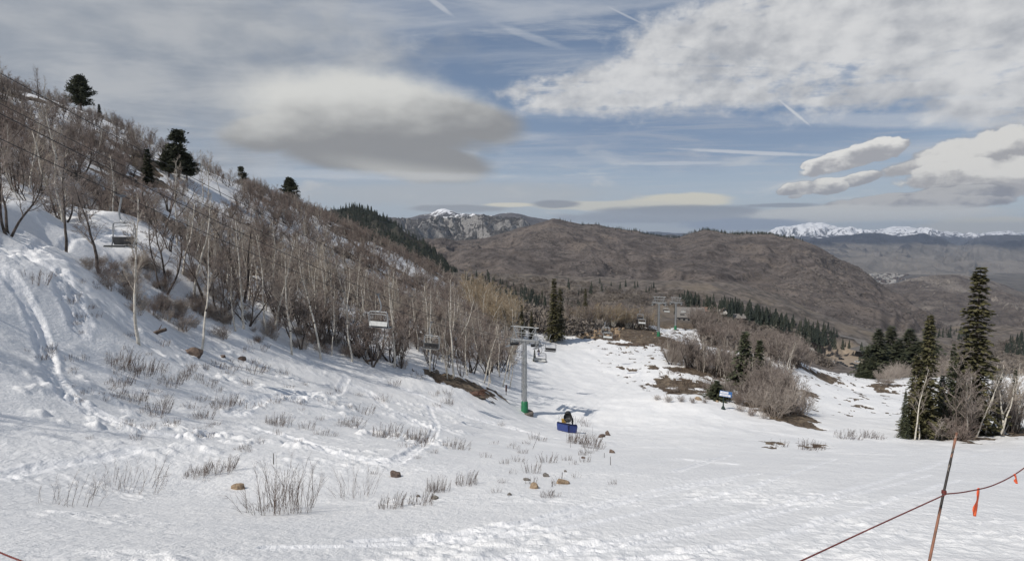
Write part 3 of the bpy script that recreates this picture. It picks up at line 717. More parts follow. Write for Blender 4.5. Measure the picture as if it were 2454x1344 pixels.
def make_bush(seed, h=.8, w=.5, n=24, lean=(0, 0), tr=.004, branch=4):
    r = random.Random(seed); cr = Segs()
    for k in range(n):
        a = r.random() * 6.28; q = math.sqrt(r.random()); x = w * q * math.cos(a); y = w * q * math.sin(a)
        P, Rr = stem((x, y, -.06), (math.cos(a) * q * .4 + lean[0] + r.gauss(0, .12), math.sin(a) * q * .4 + lean[1] + r.gauss(0, .12), 1), h * r.uniform(.35, 1.0), tr * 1.3, tr * .6, 6, .15, .05, r)
        cr.path(P, Rr)
        if branch: twigs(cr, P, tr, h * .28, r, branch, 0, .15, .05, .55, .3, tr * .6)
    return cr.mesh('stems', m_shrub)
def cards(rows):
    """needle sprays: list of (origin, direction, side, length, width) -> two-piece bent quads"""
    A = np.array([np.concatenate([o, d, s_, [l, w]]) for o, d, s_, l, w in rows])
    o = A[:, 0:3]; d = A[:, 3:6]; s_ = A[:, 6:9]; l = A[:, 9:10]; w = A[:, 10:11]
    V = np.stack([o - s_ * w * .25, o + s_ * w * .25, o + d * l * .55 + s_ * w * .5, o + d * l + s_ * w * .08, o + d * l - s_ * w * .08, o + d * l * .55 - s_ * w * .5], 1)
    i = (np.arange(len(A)) * 6)[:, None]
    Q = np.stack([i + np.array([[0, 1, 2, 5]]), i + np.array([[5, 2, 3, 4]])], 1)
    return V.reshape(-1, 3), Q.reshape(-1, 4)
def make_conifer(seed, h=15.0, rad=2.0, mat=None, taper=.9, dens=1.0, gap=.0, droop=.25, base=.04, card=1.0, lumpy=.25):
    r = random.Random(seed); tk = MB(); tk.path([(0, 0, -.4), (r.uniform(-.1, .1), r.uniform(-.1, .1), h * .5), (0, 0, h * .985)], [h * .011 + .04, h * .007 + .02, .015], 7)
    rows = []; nl = int(h * 3.0 * dens)
    for k in range(nl):
        q = base + (1 - base) * (k + r.random() * .9) / nl; z = q * h
        R0 = rad * max((1 - q) ** taper, .035) * (1 + 1.5 * lumpy * math.sin(q * 23 + seed) * r.random())
        nb = max(6, int((6 + 6 * (1 - q)) * dens ** .5))
        a0 = r.random() * 6.28
        for j in range(nb):
            if r.random() < gap: continue
            a = a0 + 6.28 * j / nb + r.uniform(-.35, .35); L = R0 * r.uniform(.5, 1.25)
            ca, sa = math.cos(a), math.sin(a); npc = max(2, int(L / .32))
            for m_ in range(npc):
                f = (m_ + .4 + .5 * r.random()) / npc; dz = -droop * L * f * f + (.12 * L * f * (1 - q)) * .2
                for sd_ in (-1, 1):
                    b_ = a + sd_ * r.uniform(.25, .95); d = np.array([math.cos(b_), math.sin(b_), r.uniform(-.45, .30) - droop * f * .5]); d /= np.linalg.norm(d)
                    s_ = np.cross(d, np.array([r.uniform(-.5, .5), r.uniform(-.5, .5), 1.])); s_ /= np.linalg.norm(s_)
                    rows.append((np.array([ca * L * f, sa * L * f, z + dz + r.uniform(-.06, .06)]), d, s_, card * r.uniform(.42, .72) * (1.1 - .3 * f), card * r.uniform(.26, .44)))
    V, Q = cards(rows)
    return tk.mesh('trunk', m_ftrunk, True), mesh_np('crown', V, Q, [mat or m_fir], False)
def make_pine(seed, h=9.0, w=3.2, mat=None, layers=9, shape='round', dens=1.0):
    r = random.Random(seed); tk = MB(); tk.path([(0, 0, -.4), (.15, .1, h * .4), (-.1, 0, h * .75), (.05, .05, h * .95)], [.24, .19, .12, .03], 7); rows = []
    for k in range(layers):
        q = .2 + .8 * (k + .5 * r.random()) / layers; z = h * q
        prof = (math.sin(math.pi * min(1, .25 + q * .72)) ** .7) if shape == 'round' else (1.08 - q * .85)
        for j in range(5 if shape == 'round' else 4):
            a = r.random() * 6.28; L = w * prof * r.uniform(.45, 1.05); p1 = np.array([math.cos(a) * L, math.sin(a) * L, z + (.22 if shape == 'round' else .05) * L + r.uniform(-.3, .4) * (1 if shape == 'round' else .3)])
            tk.bar((0, 0, z - .12 * L), p1, .05, .02, 5, False)
            for f in np.linspace(.35, 1, 4):
                c = np.array([0, 0, z]) * (1 - f) + p1 * f
                for m_ in range(int(16 * dens)):
                    o = c + np.array([r.gauss(0, .38), r.gauss(0, .38), r.gauss(.10, .22)]); d = np.array([r.gauss(0, 1), r.gauss(0, 1), r.gauss(.5, .6)]); d /= np.linalg.norm(d)
                    s_ = np.cross(d, np.array([r.gauss(0, 1), r.gauss(0, 1), r.gauss(0, 1)])); s_ /= max(np.linalg.norm(s_), 1e-6)
                    rows.append((o, d, s_, r.uniform(.34, .56), r.uniform(.16, .28)))
    V, Q = cards(rows)
    return tk.mesh('trunk', m_ftrunk, True), mesh_np('crown', V, Q, [mat or m_pine], False)

PROTO = {}
PROTO['aspen'] = [(make_aspen(100 + i, 10, (0, .06, -.07, .03, -.03, .1, 0)[i], (1, .8, 1.1, .9, 1, .7, 1.2)[i], low=(.34, .42, .3, .5, .38, .45, .36)[i]), 10.0) for i in range(7)]
PROTO['maple'] = [(make_maple(200 + i, 7, (4, 5, 3, 4, 6, 3)[i], (.45, .38, .5, .3, .42, .35)[i], (1, .9, 1.1, 1, .8, 1.2)[i]), 7.0) for i in range(6)]
PROTO['redmaple'] = [(make_maple(230 + i, 7, (5, 6, 4)[i], .4, 1.1, (None, m_redtw)), 7.0) for i in range(3)]
PROTO['golden'] = [(make_maple(250 + i, 7, 5, .32, 1.25, (m_aspen, m_goldtw)), 7.0) for i in range(3)]
PROTO['darktree'] = [(make_maple(270 + i, 9, 1, .3, 2.0), 9.0) for i in range(3)]
PROTO['scrub'] = [(make_scrub(300 + i, 3, 1.7, (m_oak, m_mapletw, m_oak, m_redtw)[i]), 3.0) for i in range(4)]
PROTO['fir'] = [(make_conifer(400, 16, 2.1, m_fir, .60, 1.2), 16.0), (make_conifer(401, 16, 2.6, m_fir, .75, 1.2, gap=.05), 16.0), (make_conifer(402, 16, 3.4, m_spruce, .85, 1.15, gap=.05), 16.0), (make_conifer(403, 16, 1.9, m_fir, .6, 1.0, gap=.08), 16.0)]
PROTO['spruce'] = [(make_conifer(410, 8, 2.3, m_spruce, .85, 1.3), 8.0), (make_conifer(411, 8, 1.6, m_spruce, .85, 1.3), 8.0), (make_conifer(412, 8, 2.9, m_spruce, .7, 1.3, gap=.1), 8.0)]
PROTO['pine'] = [(make_pine(420, 9, 3.4, None, 17, 'round', 1.7), 9.0), (make_pine(421, 10, 2.9, None, 9, 'cone', 1.9), 10.0)]
NAME = dict(aspen='aspen_tree', maple='maple_tree', redmaple='oak_tree', golden='willow_tree', darktree='dark_tree', fir='fir_tree', spruce='spruce_tree', pine='pine_tree', scrub='oak_scrub')
def plant(kind, var, pos, h, rz=None, label=None, group=None, wide=1.0, lean=(0, 0), cat=None):
    pr, h0 = PROTO[kind][var % len(PROTO[kind])]; s = h / h0; rz = rng.uniform(0, 6.28) if rz is None else rz
    nm = NAME[kind]
    if isinstance(pr, tuple):
        o = empty(nm, pos, rz, (s * wide, s * wide, s)); o.rotation_mode = 'ZYX'; o.rotation_euler = (lean[1], lean[0], rz)
        link('trunk', pr[0], o); link('crown', pr[1], o)
    else:
        o = link(nm, pr, None, pos); o.rotation_euler = (lean[1], lean[0], rz); o.scale = (s * wide, s * wide, s)
    return tag(o, label, cat or ('shrub' if kind == 'scrub' else 'tree'), group)
taken = []
HB = []
def hero(kind, var, px, pb, pt, label, group=None, wide=1.0, lean=(0, 0), rz=None, dmin=1.5, D=None):
    p = hit(px, pb, dmin) if (D is None or px < 760) else on(*pix(px, pb, D)[:2])
    if D is not None and px < 760 and p[1] > D * 1.4: p = on(*pix(px, pb, D)[:2])
    if D is not None and px < 760: HB.append((px - 38, px + 38, pt, pb, p[1])); ll = ray(px, pb); depth = p[1] / ll[1]
    z_top = p[1] * ray(px, pt)[2] / ray(px, pt)[1]
    h = z_top - p[2]; taken.append((p[0], p[1]))
    return plant(kind, var, p, h, rz, label, group, wide, lean)
# ---- trees that can be told apart
G = 'trees by themselves on the left slope'
hero('aspen', 0, 333, 826, 470, 'white barked aspen with black scars standing alone on the lip of the left snow bank', rz=.3)
hero('aspen', 1, 483, 842, 560, 'slim pale aspen rising behind the big boulder on the left snow edge', rz=1.2)
hero('darktree', 0, 158, 597, 318, 'tall dark trunked bare tree beside the snowy track at far left', wide=.85)
hero('darktree', 1, 238, 655, 400, 'dark crooked bare tree just right of the snowy track at left')
hero('maple', 0, 20, 560, 330, 'dark many stemmed bare tree at the left edge of the photo above the track', wide=1.2)
hero('maple', 2, 395, 700, 480, 'dark bare tree clump fanning out behind the lone white aspen', wide=1.1)
hero('maple', 5, 580, 720, 500, 'dark slanting bare tree in the gully behind the aspens')
hero('maple', 1, 690, 760, 560, 'dark stemmed bare clump in the snow above the first chair')
for i, (x, b_, tp, lab) in enumerate([(585, 790, 520, 'thick white aspen with a crooked arm in the middle of the left wood'), (640, 800, 560, 'twin stemmed aspen at the snow edge left of the hanging chairs'),
        (700, 850, 600, 'aspen with dark scars at the snow edge left of the light chair'), (770, 862, 600, 'tall aspen with bent limbs left of the light chair'), (845, 868, 640, 'white aspen standing just behind the light chair'),
        (905, 868, 700, 'slender aspen directly below the light chair'), (945, 880, 640, 'aspen between the light chair and the dark chair'), (1030, 890, 690, 'aspen behind the dark backed chair'),
        (1088, 905, 668, 'stout white aspen with a spreading crown right of the dark chair'), (1175, 918, 760, 'white aspen at the right end of the left wood'), (1205, 925, 770, 'thin pale aspen close to the lift tower'), (1222, 930, 800, 'thin pale aspen nearest the lift tower on its left')]):
    hero('aspen', i + 2, x, b_, tp, lab)
hero('pine', 0, 195, 262, 187, 'round dark pine standing out on the left skyline', D=147, wide=1.0)
hero('pine', 1, 428, 428, 312, 'ragged tiered pine on the left skyline', D=160, wide=1.15)
hero('pine', 0, 448, 432, 372, 'lower dark pine crowding the right foot of the ragged pine', D=161, wide=1.3)
hero('pine', 0, 405, 424, 366, 'lower dark pine crowding the left foot of the ragged pine', D=162, wide=1.1)
hero('pine', 1, 580, 436, 400, 'small dark pine on the skyline right of the ragged pine', D=184, wide=1.2)
hero('pine', 0, 694, 468, 430, 'small dark pine on the lower skyline', D=196)
hero('spruce', 1, 357, 446, 357, 'olive green spruce half way up the left slope', D=128, wide=1.0)
hero('spruce', 1, 238, 268, 250, 'tiny pointed conifer right of the round pine', D=152)
hero('aspen', 2, 487, 480, 362, 'tall pale aspen group on the upper left slope beside a dark bank', D=140); hero('aspen', 4, 500, 482, 365, 'second tall pale aspen on the upper left slope', D=141); hero('aspen', 5, 530, 470, 380, 'leaning bare tree right of the tall pale aspens on the upper left slope', D=143)
hero('darktree', 2, 92, 235, 160, 'bare tree with an open rounded crown on the top left skyline', D=140)
# middle
hero('fir', 0, 1327, 815, 668, 'tall dark fir column behind the far end of the snow run', wide=.95, D=162)
hero('fir', 3, 1342, 812, 690, 'slightly shorter fir fused to the right of the tall fir column', D=166, wide=1.0)
hero('fir', 1, 1250, 806, 730, 'fir just behind the head of the nearest lift tower', D=150, wide=.9)
hero('fir', 3, 1274, 806, 746, 'narrow fir between the lift tower head and the tall fir column', D=153)
hero('fir', 3, 1402, 800, 690, 'thin single fir rising from the bare wood behind the rocks', D=196, wide=.8)
hero('spruce', 1, 1281, 880, 838, 'small dark fir on the snow directly right of the nearest tower mast', D=125, wide=.8)
# right hand clump
hero('spruce', 0, 1783, 880, 795, 'broad green spruce in the clump right of the sign', D=112, wide=.95)
hero('spruce', 1, 1818, 888, 815, 'slim green spruce right of the broad spruce', D=112, wide=.85)
hero('spruce', 2, 1716, 968, 912, 'low sprawling evergreen behind the sign', D=92, wide=1.9)
# right edge
hero('fir', 1, 2212, 1046, 752, 'tall narrow fir with pale tipped branches left of the tallest fir', D=72, wide=.80)
hero('fir', 0, 2322, 1048, 640, 'tallest fir at the right of the photo, a dense dark spire', D=76, wide=.95)
hero('fir', 2, 2272, 1046, 825, 'dark broad fir at the left foot of the tallest fir', D=74, wide=.62)
hero('fir', 2, 2165, 1042, 935, 'short dark fir at the left edge of the right hand grove', D=71, wide=.6)
hero('fir', 2, 2422, 1042, 882, 'fir behind pale aspen stems at the right edge', D=80, wide=.6)
for x, b_, tp, D, w, v, lab in [(2090, 912, 850, 205, 1.9, 2, 'short wide dark spruce in front of the gully spruces'), (2150, 905, 812, 230, 1.8, 2, 'wide dark spruce between the two gully spruces'), (2200, 898, 818, 235, 1.9, 2, 'wide dark spruce right of the rounded brownish one'), (2060, 912, 868, 214, 1.6, 2, 'small dark spruce at the left end of the gully spruces'), (2238, 890, 830, 240, 1.6, 2, 'dark spruce half hidden left of the tallest fir'), (2186, 1044, 850, 73, .85, 1, 'dark fir pressed against the left side of the narrow fir'), (2250, 1044, 900, 77, 1.0, 2, 'dark low fir between the narrow fir and the tallest fir'), (2295, 1046, 870, 79, .9, 2, 'dark fir tucked behind the grey fanning tree'),
        (2100, 915, 788, 215, 1.9, 2, 'broad dark spruce at the bottom of the snowy gully'), (2075, 915, 830, 210, 1.3, 2, 'lower dark spruce left of the broad spruce in the gully'), (2130, 910, 782, 235, 1.7, 2, 'dark pointed spruce behind the broad gully spruce'),
        (2175, 905, 788, 240, 2.0, 2, 'rounded brownish spruce right of the gully spruces'), (2222, 890, 768, 250, 1.4, 2, 'tall dark spruce behind the narrow fir'), (2160, 900, 850, 205, 1.3, 2, 'small spruce between shrubs below the rounded spruce')]:
    hero('fir', v, x, b_, tp, lab, D=D, wide=w)
for i, (x, b_, tp, D, ln, lab) in enumerate([(2192, 1050, 880, 70, .09, 'pale aspen in front of the narrow fir, leaning right'), (2203, 1048, 905, 71, .05, 'second pale aspen in front of the narrow fir'), (2340, 1042, 880, 73, .16, 'pale aspen leaning right in front of the tallest fir'),
        (2362, 1044, 865, 74, .17, 'pale leaning aspen second from the tallest fir'), (2385, 1042, 880, 75, .15, 'pale leaning aspen third from the tallest fir'), (2405, 1040, 900, 76, .14, 'pale leaning aspen beside the right edge fir'), (2440, 1040, 870, 78, .05, 'bare pale aspen at the right border of the photo')]):
    hero('aspen', i, x, b_, tp, lab, D=D, lean=(ln * 1.1, 0), rz=i * 1.3)
hero('maple', 2, 2302, 1046, 850, 'grey bare tree fanning out in front of the tallest fir', D=70, wide=.9)
hero('maple', 3, 2350, 1046, 900, 'grey bare thicket tree right of the fanning tree', D=77, wide=1.1)
hero('maple', 4, 2415, 1042, 920, 'grey bare thicket tree below the right edge fir', D=79, wide=1.1)
hero('scrub', 0, 2240, 1046, 990, 'low reddish brown shrub between the narrow fir and the tallest fir', D=71, wide=1.6)
hero('scrub', 3, 2290, 1048, 1000, 'low rusty shrub under the grey fanning tree', D=70, wide=1.8)

for x_, y_, h_ in ((-25.0, 13.0, 12.0), (-22.5, 9.5, 11.0), (-29.0, 17.5, 10.0)): plant('darktree', int(x_) % 3, on(x_, y_), h_, None, 'bare tree just beyond the left edge, casting a long shadow on the snow', 'trees beyond the left edge', .9)
# ---- the woods: plants nobody could tell apart, each still its own object
def spread(n, xr, yr, ok, dmin, seed):
    r = np.random.default_rng(seed); out = []; tries = 0
    while len(out) < n and tries < n * 60:
        tries += 1; x = r.uniform(*xr); y = r.uniform(*yr)
        if not ok(x, y): continue
        if any((x - a) ** 2 + (y - b_) ** 2 < dmin ** 2 for a, b_ in out[-400:]) or any((x - a) ** 2 + (y - b_) ** 2 < (dmin * .7) ** 2 for a, b_ in taken): continue
        out.append((x, y))
    return out
def inpoly(P):
    P = np.array(P, float)
    def f(x, y):
        c = False
        for a, b_ in zip(P, np.roll(P, -1, 0)):
            if ((a[1] > y) != (b_[1] > y)) and x < (b_[0] - a[0]) * (y - a[1]) / (b_[1] - a[1] + 1e-12) + a[0]: c = not c
        return c
    return f
def base_line(pts): return [tuple(hit(a, b_)[:2]) for a, b_ in pts]
wood_edge = base_line([(345, 700), (420, 790), (500, 800), (600, 800), (700, 835), (800, 858), (900, 880), (1000, 890), (1100, 915), (1235, 925)])
wood = wood_edge + [(-.5, 88), (2, 150), (-4, 205), (-30, 222), (-70, 212), (-100, 190), (-128, 165), (-150, 140), (-120, 85), (-75, 62), (-52, 56), (-40, 50)]
inw = inpoly(wood)
def clear(x, y):      # the lift line is kept open, and the slope has snowy gaps
    return not (abs((x - 1.85) - .448 * (y - 80)) < 3.0 and y > 20 and y < 84)
bankw = inpoly([tuple(pix(a, b_, D)[:2]) for a, b_, D in ((-60, 480, 48), (60, 480, 50), (130, 520, 56), (330, 545, 58), (380, 560, 66), (340, 400, 105), (120, 300, 120), (-60, 300, 95))])
gapn = lambda x, y: float(fbm(np.array([x / 16.]), np.array([y / 16.]), 3, 201)[0])
lower = lambda x, y: inw(x, y) and clear(x, y)
pts = spread(2100, (-160, 4), (36, 225), lambda x, y: lower(x, y) and gapn(x, y) > (-.95 if x / y > -.50 else -.25 if x / y > -.62 else .02), 1.25, 5)
pts += [p_ for p_ in spread(130, (-110, -22), (44, 125), lambda x, y: bankw(x, y) and clear(x, y), 3.0, 15)]
pts.sort(key=lambda p: math.hypot(*p))
cnt = dict(aspen=0, maple=0, redmaple=0); REST = []
CAP = dict(aspen=120, maple=30, redmaple=235)
def hides(p, h):
    for z_ in (p[2] + h * .3, p[2] + h * .65, p[2] + h):
        yc = p[1] * CP - z_ * SP; qx = W0 / 2 + F0 * p[0] / yc; qy = H0 / 2 - F0 * (p[1] * SP + z_ * CP) / yc
        for (x0, x1, y0, y1, D_) in HB:
            if x0 < qx < x1 and y0 < qy < y1 - 12 and D_ - 30 < p[1] < D_ + 10: return True
    return False
for i, (x, y) in enumerate(pts):
    p = on(x, y); r_ = rng.random(); edge = y < 105 and x > -45
    k = 'aspen' if r_ < (.46 if edge else .12) else ('redmaple' if r_ < (.66 if edge else .56) else 'maple')
    if p[2] > 14 and k == 'redmaple': k = 'maple'
    h = {'aspen': rng.uniform(4.8, 8.8), 'maple': rng.uniform(3.4, 6.2), 'redmaple': rng.uniform(3.8, 6.4)}[k] * (1.22 if (k == 'aspen' and edge) else 1.12 if y < 115 and x > -40 else 1 if y < 120 else .82 if y < 170 else .70) * (.85 if x < -80 else 1)
    wd = rng.uniform(1.0, 1.45)
    if hides(p, h):
        h *= .42
        if hides(p, h): continue
    if cnt[k] >= CAP[k]: REST.append((k, p, h, wd)); continue
    cnt[k] += 1
    if k == 'aspen': lab, g = 'bare aspen with pale bark among the leafless trees of the left slope', 'bare aspens of the left slope'
    elif k == 'maple': lab, g = 'bare dark stemmed tree with grey brown twigs in the wood of the left slope', 'bare dark trees of the left slope'
    else: lab, g = 'bare oak with reddish brown twigs in the wood of the left slope', 'bare reddish oaks of the left slope'
    plant(k, int(rng.integers(0, 9)), p, h, None, lab, g, wd, (rng.normal(0, .04), rng.normal(0, .04)))
# the trees past the first hundreds stand together as one mass: points that carry the same tree meshes
def scatter_stuff(name, items, label, cat):
    """items: (kind, pos, h, wide) -> one object whose points instance the prototypes"""
    cols = sorted({i[0] for i in items})
    V = np.array([i[1] for i in items]); me = bpy.data.meshes.new(name); me.vertices.add(len(V)); me.vertices.foreach_set('co', V.astype(np.float32).ravel())
    o = link(name, me); tag(o, label, cat, kind='stuff')
    protos = []
    for k in cols:
        for v in range(len(PROTO[k])): protos.append((k, v))
    idx = []; sc = []; rot = []
    for (k, p, h, wd) in items:
        v = int(rng.integers(0, len(PROTO[k]))); idx.append(protos.index((k, v))); s_ = h / PROTO[k][v][1]; sc += [s_ * wd, s_ * wd, s_]; rot += [0, 0, rng.uniform(0, 6.28)]
    for nm, ty, dat, fld in (('pick', 'INT', idx, 'value'), ('size', 'FLOAT_VECTOR', sc, 'vector'), ('turn', 'FLOAT_VECTOR', rot, 'vector')):
        at = me.attributes.new(nm, ty, 'POINT'); at.data.foreach_set(fld, np.array(dat, np.int32 if ty == 'INT' else np.float32))
    src = bpy.data.collections.new(name + '_kinds')
    for j, (k, v) in enumerate(protos):
        pr = PROTO[k][v][0]; sub = bpy.data.collections.new('%s_kind_%02d' % (name, j)); src.children.link(sub)
        for m_ in (pr if isinstance(pr, tuple) else (pr,)): sub.objects.link(bpy.data.objects.new(m_.name, m_))
    ng = bpy.data.node_groups.new(name, 'GeometryNodeTree'); ng.interface.new_socket('Geometry', in_out='INPUT', socket_type='NodeSocketGeometry'); ng.interface.new_socket('Geometry', in_out='OUTPUT', socket_type='NodeSocketGeometry')
    N = ng.nodes; L = ng.links; gi = N.new('NodeGroupInput'); go = N.new('NodeGroupOutput'); ci_ = N.new('GeometryNodeCollectionInfo'); ip = N.new('GeometryNodeInstanceOnPoints')
    ci_.inputs['Collection'].default_value = src; ci_.inputs['Separate Children'].default_value = True; ip.inputs['Pick Instance'].default_value = True
    def na(nm, ty):
        a_ = N.new('GeometryNodeInputNamedAttribute'); a_.data_type = ty; a_.inputs['Name'].default_value = nm; return a_.outputs['Attribute']
    e2r = N.new('FunctionNodeEulerToRotation'); L.new(na('turn', 'FLOAT_VECTOR'), e2r.inputs[0])
    L.new(gi.outputs[0], ip.inputs['Points']); L.new(ci_.outputs[0], ip.inputs['Instance']); L.new(na('pick', 'INT'), ip.inputs['Instance Index']); L.new(e2r.outputs[0], ip.inputs['Rotation']); L.new(na('size', 'FLOAT_VECTOR'), ip.inputs['Scale'])
    L.new(ip.outputs[0], go.inputs[0]); md = o.modifiers.new('trees', 'NODES'); md.node_group = ng
    return o
scatter_stuff('bare_wood', REST, 'far part of the leafless wood that covers the left slope', 'wood')
# undergrowth of the slope
for i, (x, y) in enumerate(spread(110, (-160, 2), (34, 225), lambda x, y: inw(x, y) and gapn(x + 50, y) > -.1, 1.6, 6)):
    plant('scrub', int(rng.integers(0, 4)), on(x, y), rng.uniform(1.0, 2.4), None, 'low leafless shrub under the trees of the left slope', 'shrubs under the left slope wood', rng.uniform(.9, 1.5))
for i, (x, y) in enumerate([tuple(hit(a_, b_)[:2]) for a_, b_ in (lambda f, r: [q for q in zip(r.uniform(200, 1000, 3000), r.uniform(610, 900, 3000)) if f(*q)][:115])(inpoly([(205, 640), (330, 615), (420, 640), (560, 700), (720, 800), (1000, 870), (1000, 890), (850, 858), (690, 832), (500, 806), (420, 792), (340, 762), (270, 705)]), np.random.default_rng(41))]):
    plant('scrub', i * 3, on(x, y), rng.uniform(.6, 1.6), None, 'low tangled shrub along the lower edge of the left slope wood', 'tangled shrubs at the wood edge', rng.uniform(1.0, 1.7))
# golden willows at the end of the slope
for i, (px_, pb_, D) in enumerate([(1165, 730, 185), (1185, 742, 180), (1140, 718, 192), (1205, 765, 172), (1222, 780, 168), (1198, 740, 190), (1175, 760, 165), (1150, 745, 170), (1215, 800, 150), (1130, 735, 170), (1190, 800, 152), (1205, 815, 142), (1225, 815, 140), (1160, 790, 155), (1175, 815, 140), (1140, 770, 158), (1218, 765, 175), (1150, 700, 200), (1170, 712, 198), (1120, 700, 195), (1228, 795, 158), (1195, 775, 165)]):
    x, y = pix(px_, pb_, D)[:2]; plant('golden', i, on(x, y), rng.uniform(8.5, 11.5), None, 'golden brown bare willow massed at the lower right end of the left wood', 'golden willows', 1.25)
# bare wood on and behind the rocky knoll, and the clump right of the run
k_ = 0
def band(poly, n_, D0, D1, seed):
    """points of a wood: outline of the foot of the trees in the survey photo, and how far off it stands"""
    r = np.random.default_rng(seed); P = np.array(poly, float); f = inpoly(P); out = []
    while len(out) < n_:
        px_, py_ = r.uniform(P[:, 0].min(), P[:, 0].max()), r.uniform(P[:, 1].min(), P[:, 1].max())
        if f(px_, py_):
            q = (P[:, 1].max() - py_) / (P[:, 1].max() - P[:, 1].min()); D = D0 + (D1 - D0) * q; x, y = pix(px_, py_, D)[:2]
            if abs((x - 1.85) - .448 * (y - 80)) > 2.2: out.append((x, y))
    return out
for i, (x, y) in enumerate(band([(1345, 800), (1400, 795), (1480, 782), (1560, 772), (1560, 755), (1350, 770)], 120, 178, 225, 21)):
    if i % 5 == 0: plant('aspen', i, on(x, y), rng.uniform(6, 9), None, 'bare aspen in the pale wood behind the rocky bank', 'bare aspens behind the rocks', 1.1)
    else: plant('golden' if i % 3 == 0 else 'maple', i, on(x, y), rng.uniform(6, 9), None, 'bare spreading tree in the pale wood behind the rocky bank', 'bare trees behind the rocks', 1.25)
for i, (x, y) in enumerate(band([(1640, 790), (1700, 790), (1760, 800), (1900, 850), (1930, 880), (1890, 900), (1780, 860), (1690, 840)], 150, 145, 245, 22)):
    if i % 6 == 0: plant('aspen', i, on(x, y), rng.uniform(6.5, 9.5), None, 'bare aspen in the upper part of the leafless clump right of the run', 'bare aspens above the clump', 1.1)
    else: plant('maple' if i % 3 else 'scrub', i, on(x, y), rng.uniform(6.5, 9.5), None, 'bare rounded tree in the upper part of the leafless clump right of the run', 'bare trees above the clump', 1.25)
for i, (x, y) in enumerate(band([(1585, 880), (1650, 870), (1760, 880), (1870, 900), (1900, 960), (1860, 975), (1760, 930), (1690, 905), (1600, 895)], 185, 92, 138, 23)):
    if i % 4 == 0: plant('aspen', i, on(x, y), rng.uniform(6, 8.5), None, 'bare aspen in the leafless clump right of the snow run', 'bare aspens right of the run', 1.1)
    elif i % 4 < 2: plant('scrub', i * 2, on(x, y), rng.uniform(2.6, 5.0), None, 'grey rounded oak shrub in the leafless clump right of the snow run', 'oak shrubs right of the run', 1.2)
    else: plant('maple', i, on(x, y), rng.uniform(5.2, 7.6), None, 'bare spreading tree in the leafless clump right of the snow run', 'bare trees right of the run', 1.25)
for i, (x, y) in enumerate(band([(2255, 1046), (2430, 1042), (2454, 1036), (2454, 1026), (2260, 1030)], 36, 71, 84, 24)):
    if i % 2 == 0: plant('aspen', i, on(x, y), rng.uniform(6.5, 10), None, 'pale thin aspen in the grey thicket round the tallest fir', 'aspens round the tallest fir', 1.45, (rng.uniform(.03, .15), 0))
    else: plant('maple', i, on(x, y), rng.uniform(4, 6.8), None, 'grey bare thicket tree round the tallest fir', 'thicket round the tallest fir', 1.2)
for i, (px_, pb_, h) in enumerate([(1880, 990, 5.5), (1905, 985, 6), (1860, 1000, 4.5), (1840, 985, 4.5), (1920, 990, 4.5), (1890, 975, 6.5), (1815, 985, 4), (1865, 985, 6)]):
    p = hit(px_, pb_); plant('maple' if i % 2 else 'scrub', i * 2, p, h * 1.12, None, 'rounded grey bare tree at the near tip of the clump right of the sign', 'grey trees at the clump tip', 1.05)
for i, (x, y) in enumerate(band([(1690, 965), (1760, 975), (1850, 1000), (1905, 1005), (1900, 970), (1800, 945), (1700, 940)], 30, 84, 98, 29)):
    if i % 3: plant('scrub', i, on(x, y), rng.uniform(1.6, 3.4), None, 'grey twiggy shrub in the near edge of the clump beside the sign', 'shrubs at the clump edge', 1.4)
    else: plant('maple', i, on(x, y), rng.uniform(3.2, 5.2), None, 'small bare tree in the near edge of the clump beside the sign', 'small trees at the clump edge', 1.3)
for i, (px_, pb_, h) in enumerate([(1600, 962, 1.2), (1635, 962, 1.1), (1575, 958, .9), (1660, 965, .9), (1618, 940, 1.2), (1690, 965, .8), (1775, 985, 1.2), (1800, 995, 1.3), (1830, 1002, 1.2), (1760, 960, 1.5)]):
    plant('scrub', i, hit(px_, pb_), h, None, 'low twiggy shrub along the snow edge in front of the sign clump', 'low shrubs by the sign', 1.7)
for i, (px_, pb_, D, h) in enumerate([(2135, 925, 180, 5), (2120, 935, 172, 4), (2150, 915, 185, 6), (2165, 890, 200, 7), (2250, 880, 190, 9), (2262, 870, 200, 8), (2110, 925, 178, 4), (2140, 900, 195, 6), (2350, 900, 170, 7), (2330, 890, 180, 7), (2400, 900, 165, 6), (2445, 880, 175, 6)]):
    x, y = pix(px_, pb_, D)[:2]; plant('scrub', i * 2, on(x, y), h, None, 'pale rounded bare oak on the bank above the snowy gully', 'pale oaks above the gully', 1.3)
# ------------------------------------------------------------------ chairlift
m_galv = simple('galvanised_steel', (.36, .37, .375), (.27, .28, .285), 3.0, .45, .5, .55)
m_galvd = simple('weathered_steel', (.20, .205, .21), (.13, .135, .14), 6.0, .5, .5, .4)
m_green = simple('green_painted_steel', (.012, .15, .062), (.009, .11, .045), 2.0, .45, .5)
m_conc = simple('concrete', (.19, .165, .14), (.12, .10, .085), 3.0, .9)
m_rubber = simple('black_rubber', (.02, .02, .021), (.035, .035, .035), 5.0, .7)
m_rope = simple('steel_rope', (.030, .030, .031), (.045, .044, .043), 3.0, .6, .3)
m_seat = simple('dark_seat_vinyl', (.022, .023, .025), (.04, .04, .043), 4.0, .55)
m_panel = simple('light_grey_panel', (.50, .51, .50), (.42, .43, .42), 4.0, .5)
LX, LY = .408, .913                       # horizontal run of the line, pointing downhill
def line_c(D): return np.array([1.85 + .448 * (D - 80), D])
